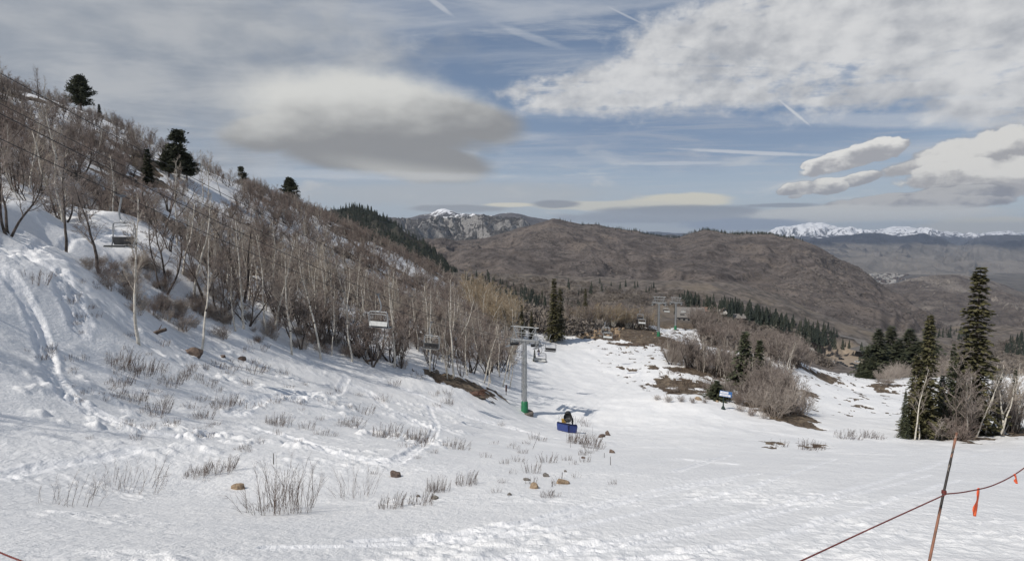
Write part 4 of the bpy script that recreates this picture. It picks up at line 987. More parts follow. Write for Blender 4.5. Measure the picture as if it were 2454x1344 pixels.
def rope_z(D):
    if D <= 80: d = 80 - D; return -15.8 + .2634 * d + .00203 * d * d
    for a, b, za, zb, sg in ((80, 186, -15.8, -23.4, .9), (186, 223, -23.4, -27.9, .15), (223, 420, -27.9, -64.0, 1.6)):
        if D <= b: q = (D - a) / (b - a); return za + (zb - za) * q - sg * 4 * q * (1 - q)
    return -64.
HG = 1.62                                 # half the gauge
def rope_p(D, side): c = line_c(D); return np.array([c[0] + side * HG * LY, c[1] - side * HG * LX, rope_z(D)])
RZ = -math.atan2(LX, LY)
def tower(base, head_z, label, lean=0.0, big=True):
    t_ = empty('lift_tower', base, RZ); tag(t_, label, 'lift tower', 'towers of the chairlift'); Hc = head_z + .35 - base[2]
    MB().lathe([(0, .10), (1.25, .12), (1.3, .04), (1.3, -.8)], sides=28).build('footing', m_conc, t_)
    lx = lambda z: lean * z                               # the mast leans a little across
    m = MB(); m.lathe([(0, 1.75), (.36, 1.75), (.50, 1.55), (.53, .3), (.62, .12), (.62, -.1)], sides=20); m.build('base_sleeve', m_green, t_, True)
    m = MB(); m.path([(lx(z), 0, z) for z in np.linspace(1.6, Hc, 8)], list(np.linspace(.37, .29, 8)), 18)
    for z in (Hc * .36, Hc * .68): m.lathe([(.34, z), (.42, z), (.42, z + .1), (.34, z + .1)], (lx(z), 0, 0), 18)
    m.build('mast', m_galv, t_, False)
    m = MB()
    for s_ in (-.18, .18): m.bar((-.44 + lx(1.9), s_, 1.9), (-.40 + lx(Hc), s_, Hc + 1.2), .028)
    for z in np.arange(2.0, Hc + 1.1, .32): m.bar((-.44 + lx(z), -.18, z), (-.44 + lx(z), .18, z), .02)
    for z in np.arange(2.4, Hc, 1.4): m.bar((-.44 + lx(z), 0, z), (-.25 + lx(z), 0, z), .02)
    m.build('ladder', m_galvd, t_)
    ox = lx(Hc)
    m = MB(); m.box((ox, 0, Hc), (4.5, .34, .36), None, .03); m.box((ox, 0, Hc - .32), (1.5, .28, .3), None, .03)
    for s_ in (-1, 1):
        m.box((ox + s_ * 1.62, 0, Hc - .12), (.22, .55, .62), None, .03); m.box((ox + s_ * 2.2, 0, Hc), (.08, .46, .5), None, .02)
    m.build('crossarm', m_galv, t_)
    m = MB(); top = Hc + 2.0
    for s_ in (-1, 1):
        m.bar((ox + s_ * 1.15, 0, Hc + .15), (ox + s_ * 1.75, 0, top), .11, .09, 8)
        m.bar((ox + s_ * 2.05, 0, Hc + .2), (ox + s_ * 1.55, 0, top - .1), .05); m.bar((ox + s_ * 1.6, 0, top), (ox + s_ * 1.0, 0, Hc + 1.1), .045)
        m.bar((ox + s_ * .55, 0, Hc + .2), (ox + s_ * .55, 0, top), .045)
    m.bar((ox - 2.15, 0, top), (ox + 2.15, 0, top), .075); m.bar((ox - 1.4, 0, Hc + 1.15), (ox + 1.4, 0, Hc + 1.15), .045); m.bar((ox - 2.0, .25, Hc + .75), (ox + 2.0, .25, Hc + .75), .03)
    m.box((ox - .35, -.05, top - .25), (.34, .1, .24)); m.bar((ox - .1, 0, top), (ox - .1, 0, top + .7), .02)
    m.build('lifting_frame', m_galv, t_)
    slope_ = (rope_z(base[1] + 3) - rope_z(base[1] - 3)) / 6 / 1.0 * LY
    for s_ in (-1, 1):
        x = ox + s_ * HG; e = empty('sheave_train', (x, 0, Hc - .42), 0); e.rotation_euler = (math.atan(slope_), 0, 0); e.parent = t_
        m = MB(); m.box((.09, 0, .02), (.05, 2.9, .16)); m.box((-.09, 0, .02), (.05, 2.9, .16)); m.box((0, 0, .16), (.2, .5, .25)); m.build('rocker_beam', m_galvd, e)
        for y in np.linspace(-1.25, 1.25, 6):
            w = MB(); w.lathe([(0, -.05), (.19, -.05), (.23, -.07), (.23, -.03), (.20, 0), (.23, .03), (.23, .07), (.19, .05), (0, .05)], (0, 0, 0), 14, 'y')
            V = np.vstack(w.V)[:, [1, 0, 2]]; w.V = [V]; w.build('wheel', m_rubber, e, False, (0, y, -.12))
        m = MB(); m.box((ox + s_ * 2.12, 0, Hc - .75), (.5, 3.2, .05))
        for y in (-1.5, -.5, .5, 1.5): m.bar((ox + s_ * 2.34, y, Hc - .73), (ox + s_ * 2.34, y, Hc + .25), .022); m.bar((ox + s_ * 2.12, y, Hc - .75), (ox + s_ * 1.95, y * .3, Hc - .1), .022)
        m.bar((ox + s_ * 2.34, -1.6, Hc + .25), (ox + s_ * 2.34, 1.6, Hc + .25), .024); m.bar((ox + s_ * 2.34, -1.6, Hc - .2), (ox + s_ * 2.34, 1.6, Hc - .2), .02)
        m.build('catwalk', m_galv, t_)
    return t_
def tower_at(D, label, lean=0.0):
    c = line_c(D); b_ = on(c[0], c[1]); tower(b_, rope_z(D), label, lean)
tower_at(80, 'nearest grey lift tower with green foot and ladder on the open snow run')
tower_at(186, 'green footed lift tower on the bare brown rise, left of the far pair')
tower_at(223, 'green footed lift tower on the snow patch, right of the far pair')
def cable(name, fn, r, label, cat, group):
    Ds = np.concatenate([np.linspace(6, 80, 50), np.linspace(82, 420, 80)])
    P = np.array([fn(D) for D in Ds]); b0 = P[0].copy(); m = MB().path(P - b0, r, 6)
    o = m.build(name, m_rope, None, True, b0); tag(o, label, cat, group)
for s_, w in ((-1, 'uphill side'), (1, 'near side')):
    cable('haul_rope', lambda D, s=s_: rope_p(D, s) + np.array([0, 0, .0]), .019, 'dark steel haul rope of the chairlift on its %s, chairs hanging from it' % w, 'rope', 'haul ropes')
for s_, w in ((-1, 'left end'), (1, 'right end')):
    cable('signal_cable', lambda D, s=s_: rope_p(D, s * 1.06) + np.array([0, 0, 2.35 - .012 * max(0, 80 - D)]), .015, 'thin dark cable without chairs strung along the %s of the tower tops' % w, 'cable', 'cables over the tower tops')
# chair prototype: hangs from (0,0,0), faces +Y
def chair_meshes():
    d = {}
    m = MB(); m.box((0, 0, -.03), (.10, .34, .13), None, .02); m.bar((0, -.30, -.0), (0, .30, -.0), .035); d['grip'] = (m.mesh('grip', m_galvd), m_galvd)
    m = MB(); m.path(spline([(0, 0, -.05), (.14, 0, -.45), (.30, 0, -.95), (.22, 0, -1.35), (0, 0, -1.50)], 18), .048, 8); m.box((0, 0, -1.5), (.34, .14, .14), None, .02); d['hanger'] = (m.mesh('hanger', m_galv, True), m_galv)
    m = MB(); W = .98
    m.path(spline([(-W, .12, -2.92), (-W, 0, -2.3), (-W, -.02, -1.85), (-W * .93, -.02, -1.58), (-W * .7, 0, -1.5), (0, 0, -1.5), (W * .7, 0, -1.5), (W * .93, -.02, -1.58), (W, -.02, -1.85), (W, 0, -2.3), (W, .12, -2.92)], 50), .038, 8)
    m.bar((-W, .1, -2.86), (W, .1, -2.86), .03)
    for s_ in (-1, 1): m.bar((s_ * W, .10, -2.88), (s_ * W, .55, -2.84), .03)
    d['bail_frame'] = (m.mesh('bail_frame', m_galv, True), m_galv)
    m = MB(); m.path(spline([(-W + .1, .05, -2.35), (-W + .12, .0, -1.9), (-W + .25, -.05, -1.72), (W - .25, -.05, -1.72), (W - .12, .0, -1.9), (W - .1, .05, -2.35)], 30), .026, 6); d['safety_bar'] = (m.mesh('safety_bar', m_galv, True), m_galv)
    m = MB(); m.box((0, .34, -2.80), (1.86, .50, .09), None, .035); d['seat'] = (m.mesh('seat', m_seat), m_seat)
    q = Matrix.Rotation(R(-12), 4, 'X')
    m = MB(); m.box((0, .035, -2.52), (1.86, .07, .46), q, .03); d['backrest'] = (m.mesh('backrest', m_seat), m_seat)
    m = MB(); m.box((0, -.035, -2.52), (1.84, .03, .40), q, .01); m.box((0, .33, -2.87), (1.80, .44, .03)); d['back_panel'] = (m.mesh('back_panel', m_panel), m_panel)
    return d
CH = chair_meshes()
def chair(D, side, label):
    p = rope_p(D, side); rz = RZ + (math.pi if side < 0 else 0)
    t_ = empty('lift_chair', p, rz); tag(t_, label, 'chairlift chair', 'chairs of the chairlift')
    for k, (me_, _) in CH.items(): link(k, me_, t_)
    return t_
chair(30.7, -1, 'dark empty lift chair hanging over the left bank beside the dark trunked tree')
chair(59.6, -1, 'dark backed empty chair over the wood, lower right of the light one')
chair(47.4, 1, 'light grey backed empty chair over the aspens in mid slope')
chair(81.8, 1, 'light backed empty chair directly under the head of the nearest tower')
chair(94, -1, 'dark backed empty chair just beyond the nearest tower, over the snow')
chair(118, 1, 'empty chair low over the snow edge below the rocks')
chair(128, -1, 'empty chair in front of the dark fir bush and pale rocks')
chair(152, 1, 'empty chair over the brown rise, right of the higher one'); chair(165, -1, 'empty chair over the brown rise, higher and left of its neighbour')
chair(192, 1, 'small empty chair just right of the mast on the bare rise'); chair(209, -1, 'small empty chair between the two far masts, nearer the right one')
chair(233, 1, 'tiny empty chair right of the farther tower mast'); chair(254, -1, 'tiny empty chair in front of the grey lodge wall'); chair(275, 1, 'tiny empty chair low in front of the lodge terrace')
# ------------------------------------------------------------------ snow gun behind blue pads
m_blue = simple('blue_vinyl_pad', (.016, .034, .15), (.022, .045, .185), 3.0, .42, .5)
m_blued = simple('dark_blue_trim', (.006, .010, .045), (.008, .013, .055), 3.0, .5)
m_yel = simple('yellow_paint', (.42, .27, .05), (.34, .21, .04), 4.0, .5)
m_blk = simple('black_paint', (.014, .014, .015), (.03, .03, .031), 4.0, .45)
g0 = hit(1362, 1036); s0 = g0[1] / 1339.0
def gun():
    t_ = empty('snow_gun', g0 + np.array([0, 1.4, 0.02]), R(-4)); tag(t_, 'black and yellow fan snow gun standing on the snow behind blue pads', 'snow gun')
    t_.location = on(g0[0], g0[1] + 1.3)
    m = MB(); m.box((0, 0, .42), (1.0, 1.1, .14), None, .03)
    for sx in (-.5, .5): m.bar((sx, -.5, .42), (sx * 1.3, -.7, 0), .05); m.bar((sx, .5, .42), (sx * 1.3, .7, 0), .05)
    m.build('carriage', m_blk, t_)
    m = MB(); m.box((-.42, .1, .95), (.5, .6, .9), None, .05); m.box((-.52, -.05, 1.5), (.4, .3, .16), None, .03); m.bar((-.3, -.15, 1.05), (.3, -.15, 1.0), .04); m.build('control_box', m_yel, t_)
    m = MB(); m.box((.62, 0, 1.1), (.18, .5, 1.1), None, .03); m.build('side_cabinet', m_blk, t_)
    q = Matrix.Rotation(R(-28), 4, 'X')
    m = MB(); prof = [(.0, .55), (.30, .56), (.40, .50), (.47, .42), (.47, -.35), (.53, -.5), (.53, -.62), (.46, -.62), (.44, -.4), (.12, -.3), (0, -.3)]
    m.lathe(prof, (0.05, .1, 1.62), 26, 'y', q); m.build('fan_barrel', m_blk, t_, True)
    m = MB()
    for rr_ in (.22, .40): m.path([(rr_ * math.cos(a) + .05, .1 - .50, rr_ * math.sin(a) + 1.36) for a in np.linspace(0, 2 * math.pi, 25)], .022, 6)
    for a in np.linspace(0, 2 * math.pi, 9)[:-1]: m.bar((.05, -.40, 1.36), (.05 + .42 * math.cos(a), -.40, 1.36 + .42 * math.sin(a)), .014)
    m.build('nozzle_rings', m_galvd, t_, True)
    m = MB(); m.lathe([(0, .55), (.2, .55), (.36, .38), (.42, .1), (.40, 0), (0, 0)], (.08, .45, 1.80), 20); m.build('motor_cover', m_blk, t_, True)
    m = MB()
    for x, h in ((-1.0, .75), (-.62, 1.1), (.98, .65)): m.bar((x, .2, 1.0), (x * 1.02, .2, 1.25 + h), .012)
    for x in (-1.0, .98): m.bar((x, .2, .45), (x, .2, 1.0), .02); m.bar((x, .2, .5), (0, .2, .45), .025)
    m.bar((-.62, .2, .9), (-.62, .2, 1.1), .02); m.build('marker_rods', m_galvd, t_)
gun()
def pads():
    a = hit(1335, 1030); c = hit(1362, 1036.5); b_ = hit(1383, 1038)
    t_ = empty('blue_pad_screen', c, 0); tag(t_, 'blue vinyl crash pad screen folded in a V in front of the snow gun', 'pad screen')
    hgt = 1.08
    for (p, q) in ((a, c), (c, b_)):
        d = q - p; L = math.hypot(d[0], d[1]); ang = math.atan2(d[1], d[0]); rz = Matrix.Rotation(ang, 4, 'Z'); mid_ = (p + q) / 2 - c; drop = math.atan2(d[2], L)
        rot = rz @ Matrix.Rotation(-drop, 4, 'Y')
        m = MB(); m.box((mid_[0], mid_[1], mid_[2] + hgt * .44), (L * .985, .16, hgt * .80), rot, .05); m.build('pad', m_blue, t_)
        m = MB(); m.box((mid_[0], mid_[1], mid_[2] + hgt * .91), (L * .985, .19, .16), rot, .05); m.build('top_roll', m_blued, t_)
    m = MB(); m.bar((0, -.09, .05), (0.02, -.09, hgt * .95), .045); m.build('corner_seam', m_blued, t_)
pads()
# ------------------------------------------------------------------ trail sign
m_signb = simple('blue_sign_board', (.045, .13, .33), (.055, .15, .36), 2.0, .4)
m_signw = simple('white_sign_panel', (.80, .80, .82), (.74, .74, .76), 3.0, .5)
m_postg = simple('dark_green_post', (.016, .030, .026), (.028, .045, .040), 6.0, .7)
m_ink = simple('grey_blue_lettering', (.22, .25, .33), (.28, .30, .38), 9.0, .6)
p = hit(1733, 980); k = p[1] / 1339.0
t_ = empty('trail_sign', p, R(-8)); tag(t_, 'blue trail sign with two white name panels on a dark green post', 'sign')
MB().bar((0, 0, -.3), (0, 0, 44 * k), .10, .09, 10).lathe([(.34, 0), (.30, .12), (.14, .5), (.09, .55)], (0, 0, 0), 14).build('post', m_postg, t_)
q = Matrix.Rotation(R(8), 4, 'Y')
bw, bh = 29 * k, 14 * k; bc = np.array([4.5 * k, -.13, 38.5 * k])
MB().box(bc, (bw, .06, bh), q, .015).build('board', m_signb, t_)
def onboard(u, v): a = Vector((u * bw / 2, -.036, v * bh / 2)); a.rotate(q.to_quaternion()); return bc + np.array(a)
for (u0, u1, v, hh) in ((-.94, .38, .46, .36), (-.98, .34, -.46, .36), (.40, .82, -.46, .34)):
    e = MB().box(onboard((u0 + u1) / 2, v), ((u1 - u0) * bw / 2, .016, hh * bh), q, .004).build('name_panel', m_signw, t_)
    m = MB(); x = u0 + .34
    while x < u1 - .12 and u0 < 0:
        w = .05 + .05 * random.random(); m.box(onboard(x, v - .02) + np.array([0, -.011, 0]), (w * bw / 2, .006, .13 * bh), q); x += w + .05
    if m.n: m.build('lettering', m_ink, e)
# ------------------------------------------------------------------ rope fence in the foreground
m_bamboo, t, b = material('bamboo_with_tape', .55, .3)
co = t.new('ShaderNodeTexCoord').outputs['Object']; sx = t.new('ShaderNodeSeparateXYZ'); t.set(sx.inputs[0], co)
wn = t.noise(t.vmul(co, (14, 14, 3.2)), 2.2, 4, .6)
cc = t.mix(t.step(wn, .40, .62), (.25, .115, .07), (.15, .078, .052))
bands = t.math('ADD', t.math('SINE', t.mul(t.add(sx.outputs[2], -.12), 6.9)), t.mul(t.sub(wn, .5), 1.6))
cc = t.mix(t.step(bands, .30, .42), cc, (.028, .024, .022)); cc = t.mix(t.mul(t.step(wn, .62, .68), .6), cc, (.42, .36, .30))
t.set(b.inputs['Base Color'], cc)
m_redrope = simple('dark_red_rope', (.115, .028, .026), (.20, .055, .045), 60.0, .8)
m_flag = simple('orange_plastic_ribbon', (.86, .15, .05), (.74, .11, .04), 12.0, .45)
tie = pix(2262, 1178, 3.9); ptop = pix(2293, 1036, 4.05); dirp = (tie - ptop); gz = lambda a: H(np.array([a[0]]), np.array([a[1]]))[0]
foot = ptop + dirp * 1.0
while foot[2] > gz(foot) - .12: foot = foot + dirp * .05
P = spline([foot - foot, (tie - foot) * .55 + np.array([.004, 0, 0]), tie - foot, ptop - foot], 30); L_ = np.linspace(0, 1, 30)
rad = .0102 - .003 * L_ + .0014 * (np.abs((L_ * 7) % 1 - .5) < .08)
tag(MB().path(P, list(rad), 12).build('bamboo_pole', m_bamboo, None, True, foot), 'weathered bamboo pole banded with black tape, standing in the snow at the lower right', 'pole')
def rope(name, pts, r, label):
    C_ = spline(pts, 70); a = C_[0].copy(); m = MB()
    s = np.concatenate([[0], np.cumsum(np.linalg.norm(np.diff(C_, axis=0), axis=1))]); CC = np.array([[np.interp(v, s, C_[:, j]) for j in range(3)] for v in np.linspace(0, s[-1], int(s[-1] / .012))])
    ph = np.linspace(0, s[-1] / .05 * 6.28, len(CC))
    for o in (0, 2.09, 4.19):
        m.path(CC - a + np.stack([np.cos(ph + o), 0 * ph, np.sin(ph + o)], 1) * r * .5, r * .62, 5)
    return tag(m.build(name, m_redrope, None, True, a), label, 'rope', 'rope fence lines')
knot = tie + np.array([-.002, -.03, 0])
rope('fence_rope', [pix(1700, 1440, 2.55), pix(1915, 1345, 2.95), pix(2090, 1264, 3.4), knot], .0050, 'dark red fence rope running from the bamboo pole to the lower left')
rope('fence_rope', [knot, pix(2318, 1177, 4.05), pix(2385, 1160, 4.3), pix(2454, 1121, 4.6), pix(2560, 1035, 5.0)], .0050, 'dark red fence rope running from the bamboo pole to the right edge, with orange ribbons')
rope('fence_rope', [pix(-120, 1270, 2.9), pix(0, 1323, 2.8), pix(58, 1346, 2.75), pix(160, 1385, 2.7)], .0050, 'short piece of dark red rope crossing the bottom left corner of the photo')
m = MB()
for kx in range(3): m.path([tie + np.array([.0125 * math.cos(a), .0125 * math.sin(a) - .001, (kx - 1) * .008 + .003 * math.sin(a * 2)]) - tie for a in np.linspace(0, 6.28, 14)], .0042, 6)
tag(m.build('rope_knot', m_redrope, None, True, tie), 'dark red rope wound round the bamboo pole as a knot', 'knot')
def ribbon(a, b_, w, label, fold=0):
    m = MB(); n_ = 14; V = []; d = b_ - a
    for i in range(n_ + 1):
        q = i / n_; c = d * q + np.array([.0012 * math.sin(q * 7), .004 * math.sin(q * 9 + 1), 0]); ww = w * (1 + .25 * math.sin(q * 11)) * (.55 + .45 * min(1, q * 4)); tw = .35 * math.sin(q * 5)
        s_ = np.array([math.cos(tw), math.sin(tw), 0]) * ww / 2; nn = np.array([-math.sin(tw), math.cos(tw), 0]) * .0012
        V += [c - s_ - nn, c + s_ - nn, c + s_ + nn, c - s_ + nn]
    Q = []
    for i in range(n_):
        for j in range(4): Q.append((i * 4 + j, i * 4 + (j + 1) % 4, i * 4 + 4 + (j + 1) % 4, i * 4 + 4 + j))
    Q += [(3, 2, 1, 0), (n_ * 4, n_ * 4 + 1, n_ * 4 + 2, n_ * 4 + 3)]
    m.add(V, Q); tag(m.build('marker_ribbon', m_flag, None, True, a), label, 'ribbon', 'orange ribbons on the fence rope')
ribbon(pix(2346, 1169, 4.17), pix(2335, 1236, 4.17), .026, 'long bright orange ribbon hanging from the fence rope right of the pole')
ribbon(pix(2432, 1135, 4.5), pix(2436, 1158, 4.5), .022, 'short orange ribbon on the fence rope at the right edge')
# ------------------------------------------------------------------ small posts and stakes
m_stake = simple('dark_stake', (.05, .042, .038), (.09, .075, .065), 6.0, .8)
m_wood = simple('weathered_wood', (.075, .055, .045), (.13, .10, .08), 5.0, .9)
p = hit(1213, 946); k = p[1] / 1339
t_ = empty('marker_post', p); tag(t_, 'short dark red banded post on the snow left of the nearest tower', 'post')
MB().bar((0, 0, -.2), (.02, 0, 26 * k), .05, .05, 8).build('stick', m_stake, t_); MB().bar((.005, 0, 9 * k), (.015, 0, 24 * k), .13, .13, 10).build('sleeve', simple('maroon_sleeve', (.05, .022, .022), (.07, .03, .03), 4), t_)
for (px_, py_, h, ln, lab) in ((1275, 1075, 42, .45, 'thin leaning stake below the nearest lift tower'), (1367, 1072, 20, 0, 'thin upright stake on the bank below the blue pads'), (1420, 1044, 24, .02, 'thin upright stake right of the blue pads'), (1463, 1114, 22, -.03, 'thin stake standing on the snow right of the bank'), (1346, 1146, 16, .1, 'thin stake above the tan boulder'), (1322, 1166, 14, .15, 'short thin stake between the two tan boulders'), (1448, 1096, 12, 0, 'short stake below the reddish stone'), (655, 1112, 28, .05, 'lone dead stem standing above the big front bush')):
    p = hit(px_, py_); k = p[1] / 1339; tag(MB().bar((0, 0, -.1), (ln * h * k, 0, h * k), .014, .010, 6).build('thin_stake', m_stake, None, False, p), lab, 'stake', 'thin stakes in the snow')
# ------------------------------------------------------------------ rocks, logs
def rock_mesh(seed, mat, flat=.6):
    import bmesh
    bm = bmesh.new(); bmesh.ops.create_icosphere(bm, subdivisions=3, radius=1.0)
    r = random.Random(seed); ox = r.random() * 50
    cuts = [Vector((r.gauss(0, 1), r.gauss(0, 1), r.gauss(.2, .8))).normalized() for _ in range(9)]; lim = [r.uniform(.62, .95) for _ in cuts]
    for v in bm.verts:
        c = v.co.copy()
        for n_, l in zip(cuts, lim):
            d = c.dot(n_)
            if d > l: c -= n_ * (d - l) * .92
        k = 1 + .10 * float(fbm(np.array([c.x * 1.7 + ox]), np.array([c.y * 1.7 + c.z * 2.1]), 3, seed)[0])
        v.co = Vector((c.x * k, c.y * k * .8, c.z * k * flat))
    me = bpy.data.meshes.new('boulder'); bm.to_mesh(me); bm.free(); me.materials.append(mat)
    return me
m_tan = simple('tan_rock', (.34, .255, .17), (.23, .17, .115), 2.2, .9, .2, bump=.6)
m_brn = simple('brown_rock', (.155, .115, .092), (.085, .065, .055), 2.4, .9, .2, bump=.6)
m_gry = simple('grey_rock', (.20, .185, .165), (.11, .10, .09), 2.4, .9, .2, bump=.6)
RK = {k: [rock_mesh(s + i * 7, m_, f) for i, f in enumerate((.55, .7, .85))] for k, m_, s in (('tan', m_tan, 1), ('brown', m_brn, 2), ('grey', m_gry, 3))}
def boulder(px_, py_, wpx, hpx, kind, var, label, group=None, rz=None, pos=None):
    p = hit(px_, py_) if pos is None else pos; k = p[1] / 1339
    o = link('boulder', RK[kind][var % 3], None, p + np.array([0, .2 * wpx * k, hpx * k * .05])); o.scale = (wpx * k * .55, wpx * k * .5, hpx * k * .95 / (.55, .7, .85)[var % 3] * .8)
    o.rotation_euler = (0, 0, rng.uniform(0, 6.28) if rz is None else rz); return tag(o, label, 'rock', group)
for a in [(457, 852, 44, 24, 'brown', 2, 'large brown boulder at the snow edge beside the slim aspen on the left'), (532, 856, 18, 9, 'brown', 0, 'small brown rock right of the large left boulder'), (577, 862, 20, 10, 'brown', 1, 'dark rock at the snow edge, right of the two left rocks'),
          (568, 1172, 30, 17, 'tan', 1, 'tan boulder on the snow left of the big front bush'), (946, 1142, 34, 17, 'brown', 0, 'pointed brown boulder alone on the snow in the lower middle'), (1042, 1196, 20, 10, 'grey', 0, 'grey rock below the dark bush in the lower middle'), (1002, 1192, 14, 7, 'grey', 0, 'small flat grey rock left of the grey rock'),
          (1280, 1170, 27, 15, 'tan', 1, 'tan boulder on the bank, left of the larger tan one'), (1350, 1159, 33, 12, 'tan', 0, 'wide low tan boulder on the bank'), (1308, 1142, 19, 10, 'grey', 1, 'grey pointed rock above the two tan boulders'), (1355, 1131, 10, 6, 'grey', 1, 'small grey rock above the wide tan boulder'), (1398, 1098, 11, 6, 'brown', 0, 'small brown rock on the bank right of the dry bush'),
          (1467, 1085, 17, 9, 'brown', 1, 'reddish stone at the foot of the bank'), (1443, 1047, 20, 9, 'brown', 0, 'flat brown rock just below and right of the blue pads'), (1457, 1043, 15, 14, 'brown', 2, 'dark upright rock beside the flat brown rock'), (1262, 1151, 19, 6, 'grey', 0, 'flat grey slab left of the grey pointed rock'), (1221, 1186, 14, 5, 'grey', 0, 'flat sliver of grey stone below the bank'),
          (1674, 958, 16, 9, 'tan', 2, 'pale boulder at the snow edge left of the trail sign'), (1696, 957, 12, 10, 'grey', 2, 'grey boulder between the pale one and the evergreen'), (1719, 963, 8, 6, 'tan', 1, 'small pale stone left of the sign post'), (1495, 790, 10, 8, 'tan', 1, 'pale block on top of the rocky bank'), (1853, 965, 12, 10, 'grey', 1, 'grey stone under the bare clump right of the sign')]:
    boulder(*a)
rb = np.random.default_rng(31)
for i in range(95):
    px_ = rb.uniform(1400, 1486); py_ = rb.uniform(785, 815) - (px_ - 1400) * .05
    boulder(px_, py_, rb.uniform(5, 13), rb.uniform(4, 9), ('tan', 'tan', 'grey', 'brown')[i % 4], i, 'pale rock in the jumbled rocky bank at the far end of the snow run', 'rocks of the bank', pos=on(*pix(px_, py_, 172 + (815 - py_) * .45)[:2]))
for i in range(70):
    px_ = rb.uniform(1500, 1690); py_ = rb.uniform(788, 845)
    p = hit(px_, py_)
    if 120 < p[1] < 200: boulder(px_, py_, rb.uniform(2.5, 6), rb.uniform(2, 4), ('brown', 'tan', 'grey')[i % 3], i, 'small stone lying on the bare brown rise below the lift towers', 'stones of the brown rise', pos=p)
m = MB(); m.path(spline([(-3.2, .3, .35), (-1, 0, .5), (1.5, .1, .45), (3.6, -.2, .3)], 16), [.2, .28, .3, .32, .34, .34, .36, .36, .36, .38, .38, .4, .4, .42, .44, .3], 9)
for x, y, z in ((-2.2, -.8, 1.1), (-.5, .9, 1.3), (1.2, -.9, 1.0), (3.2, .8, 1.2)): m.bar((x, 0, .45), (x + .5, y, z), .08, .03, 6)
tag(m.build('fallen_log', m_wood, None, True, on(*hit(1500, 829)[:2])), 'dark fallen log on the snow below the rocky bank', 'log')
# uprooted stump at the snow edge left of the tower
p = hit(1140, 950); k = p[1] / 1339; r_ = random.Random(4); m = MB()
m.path(spline([(-.9, .5, .1), (-.2, .1, .35), (.5, -.1, .45)], 8), [.28, .30, .32, .34, .34, .34, .36, .30], 9)
for j in range(38):
    a = r_.uniform(-1.5, 1.5); L2 = r_.uniform(.6, 1.6); d = np.array([.55 + .3 * r_.random(), -.35 + .5 * math.sin(a), .75 * math.cos(a) - .25]); b0 = np.array([.4 + .2 * r_.random(), -.1 + .2 * math.sin(a), .4 + .2 * math.cos(a)])
    m.path(spline([b0, b0 + d * L2 * .5 + np.array([0, 0, .12]), b0 + d * L2 + np.array([r_.gauss(0, .15), r_.gauss(0, .15), -.15])], 6), list(np.linspace(.07, .015, 6)), 5)
tag(m.build('root_stump', simple('reddish_root', (.055, .030, .022), (.10, .055, .040), 5), None, True, p), 'reddish brown uprooted stump with spiky roots at the wood edge left of the nearest tower', 'stump')
for (px_, py_, L2, rz, lab) in ((378, 803, 1.1, .7, 'short dark log end sticking out of the snow right of the lone aspen'), (885, 868, 1.6, -.2, 'dark fallen branch wood on the snow under the light chair'), (300, 690, 1.4, -.6, 'dark dead trunk lying at the edge of the left bank')):
    p = hit(px_, py_); m = MB(); m.path(spline([(-L2 / 2, 0, -.05), (0, 0, .22), (L2 / 2, .05, .35)], 8), list(np.linspace(.17, .12, 8)), 8); m.bar((0, 0, .2), (.3, .2, .7), .05, .02, 6)
    o = m.build('fallen_log', m_wood, None, True, p); o.rotation_euler = (0, 0, rz); tag(o, lab, 'log')
# ------------------------------------------------------------------ shrubs poking out of the near snow
BU = [make_bush(500, 1.0, .75, 74, (0, 0), .0036, 7), make_bush(501, 1.0, .55, 32, (0, 0), .0030, 2), make_bush(502, .7, .75, 30, (.55, -.1), .0033, 6), make_bush(503, .7, .8, 24, (.75, -.1), .0033, 5), make_bush(504, .5, .6, 60, (.25, 0), .0045, 6), make_bush(505, .45, .7, 90, (.35, 0), .0045, 6), make_bush(506, .4, .35, 26, (.2, 0), .0045, 4), make_bush(507, .35, .25, 12, (.1, 0), .0045, 3)]
BW = [1.5, 1.1, 1.6, 1.7, 1.2, 1.4, .7, .5]; BH = [1.0, 1.0, .7, .7, .5, .45, .4, .35]
def bush(v, px_, py_, wpx, hpx, label, group=None, rz=0.0):
    p = hit(px_, py_); k = p[1] / 1339; o = link('twiggy_shrub', BU[v], None, p); s1 = wpx * k / BW[v]; o.scale = (s1, s1, hpx * k / BH[v]); o.rotation_euler = (0, 0, rz); return tag(o, label, 'shrub', group)
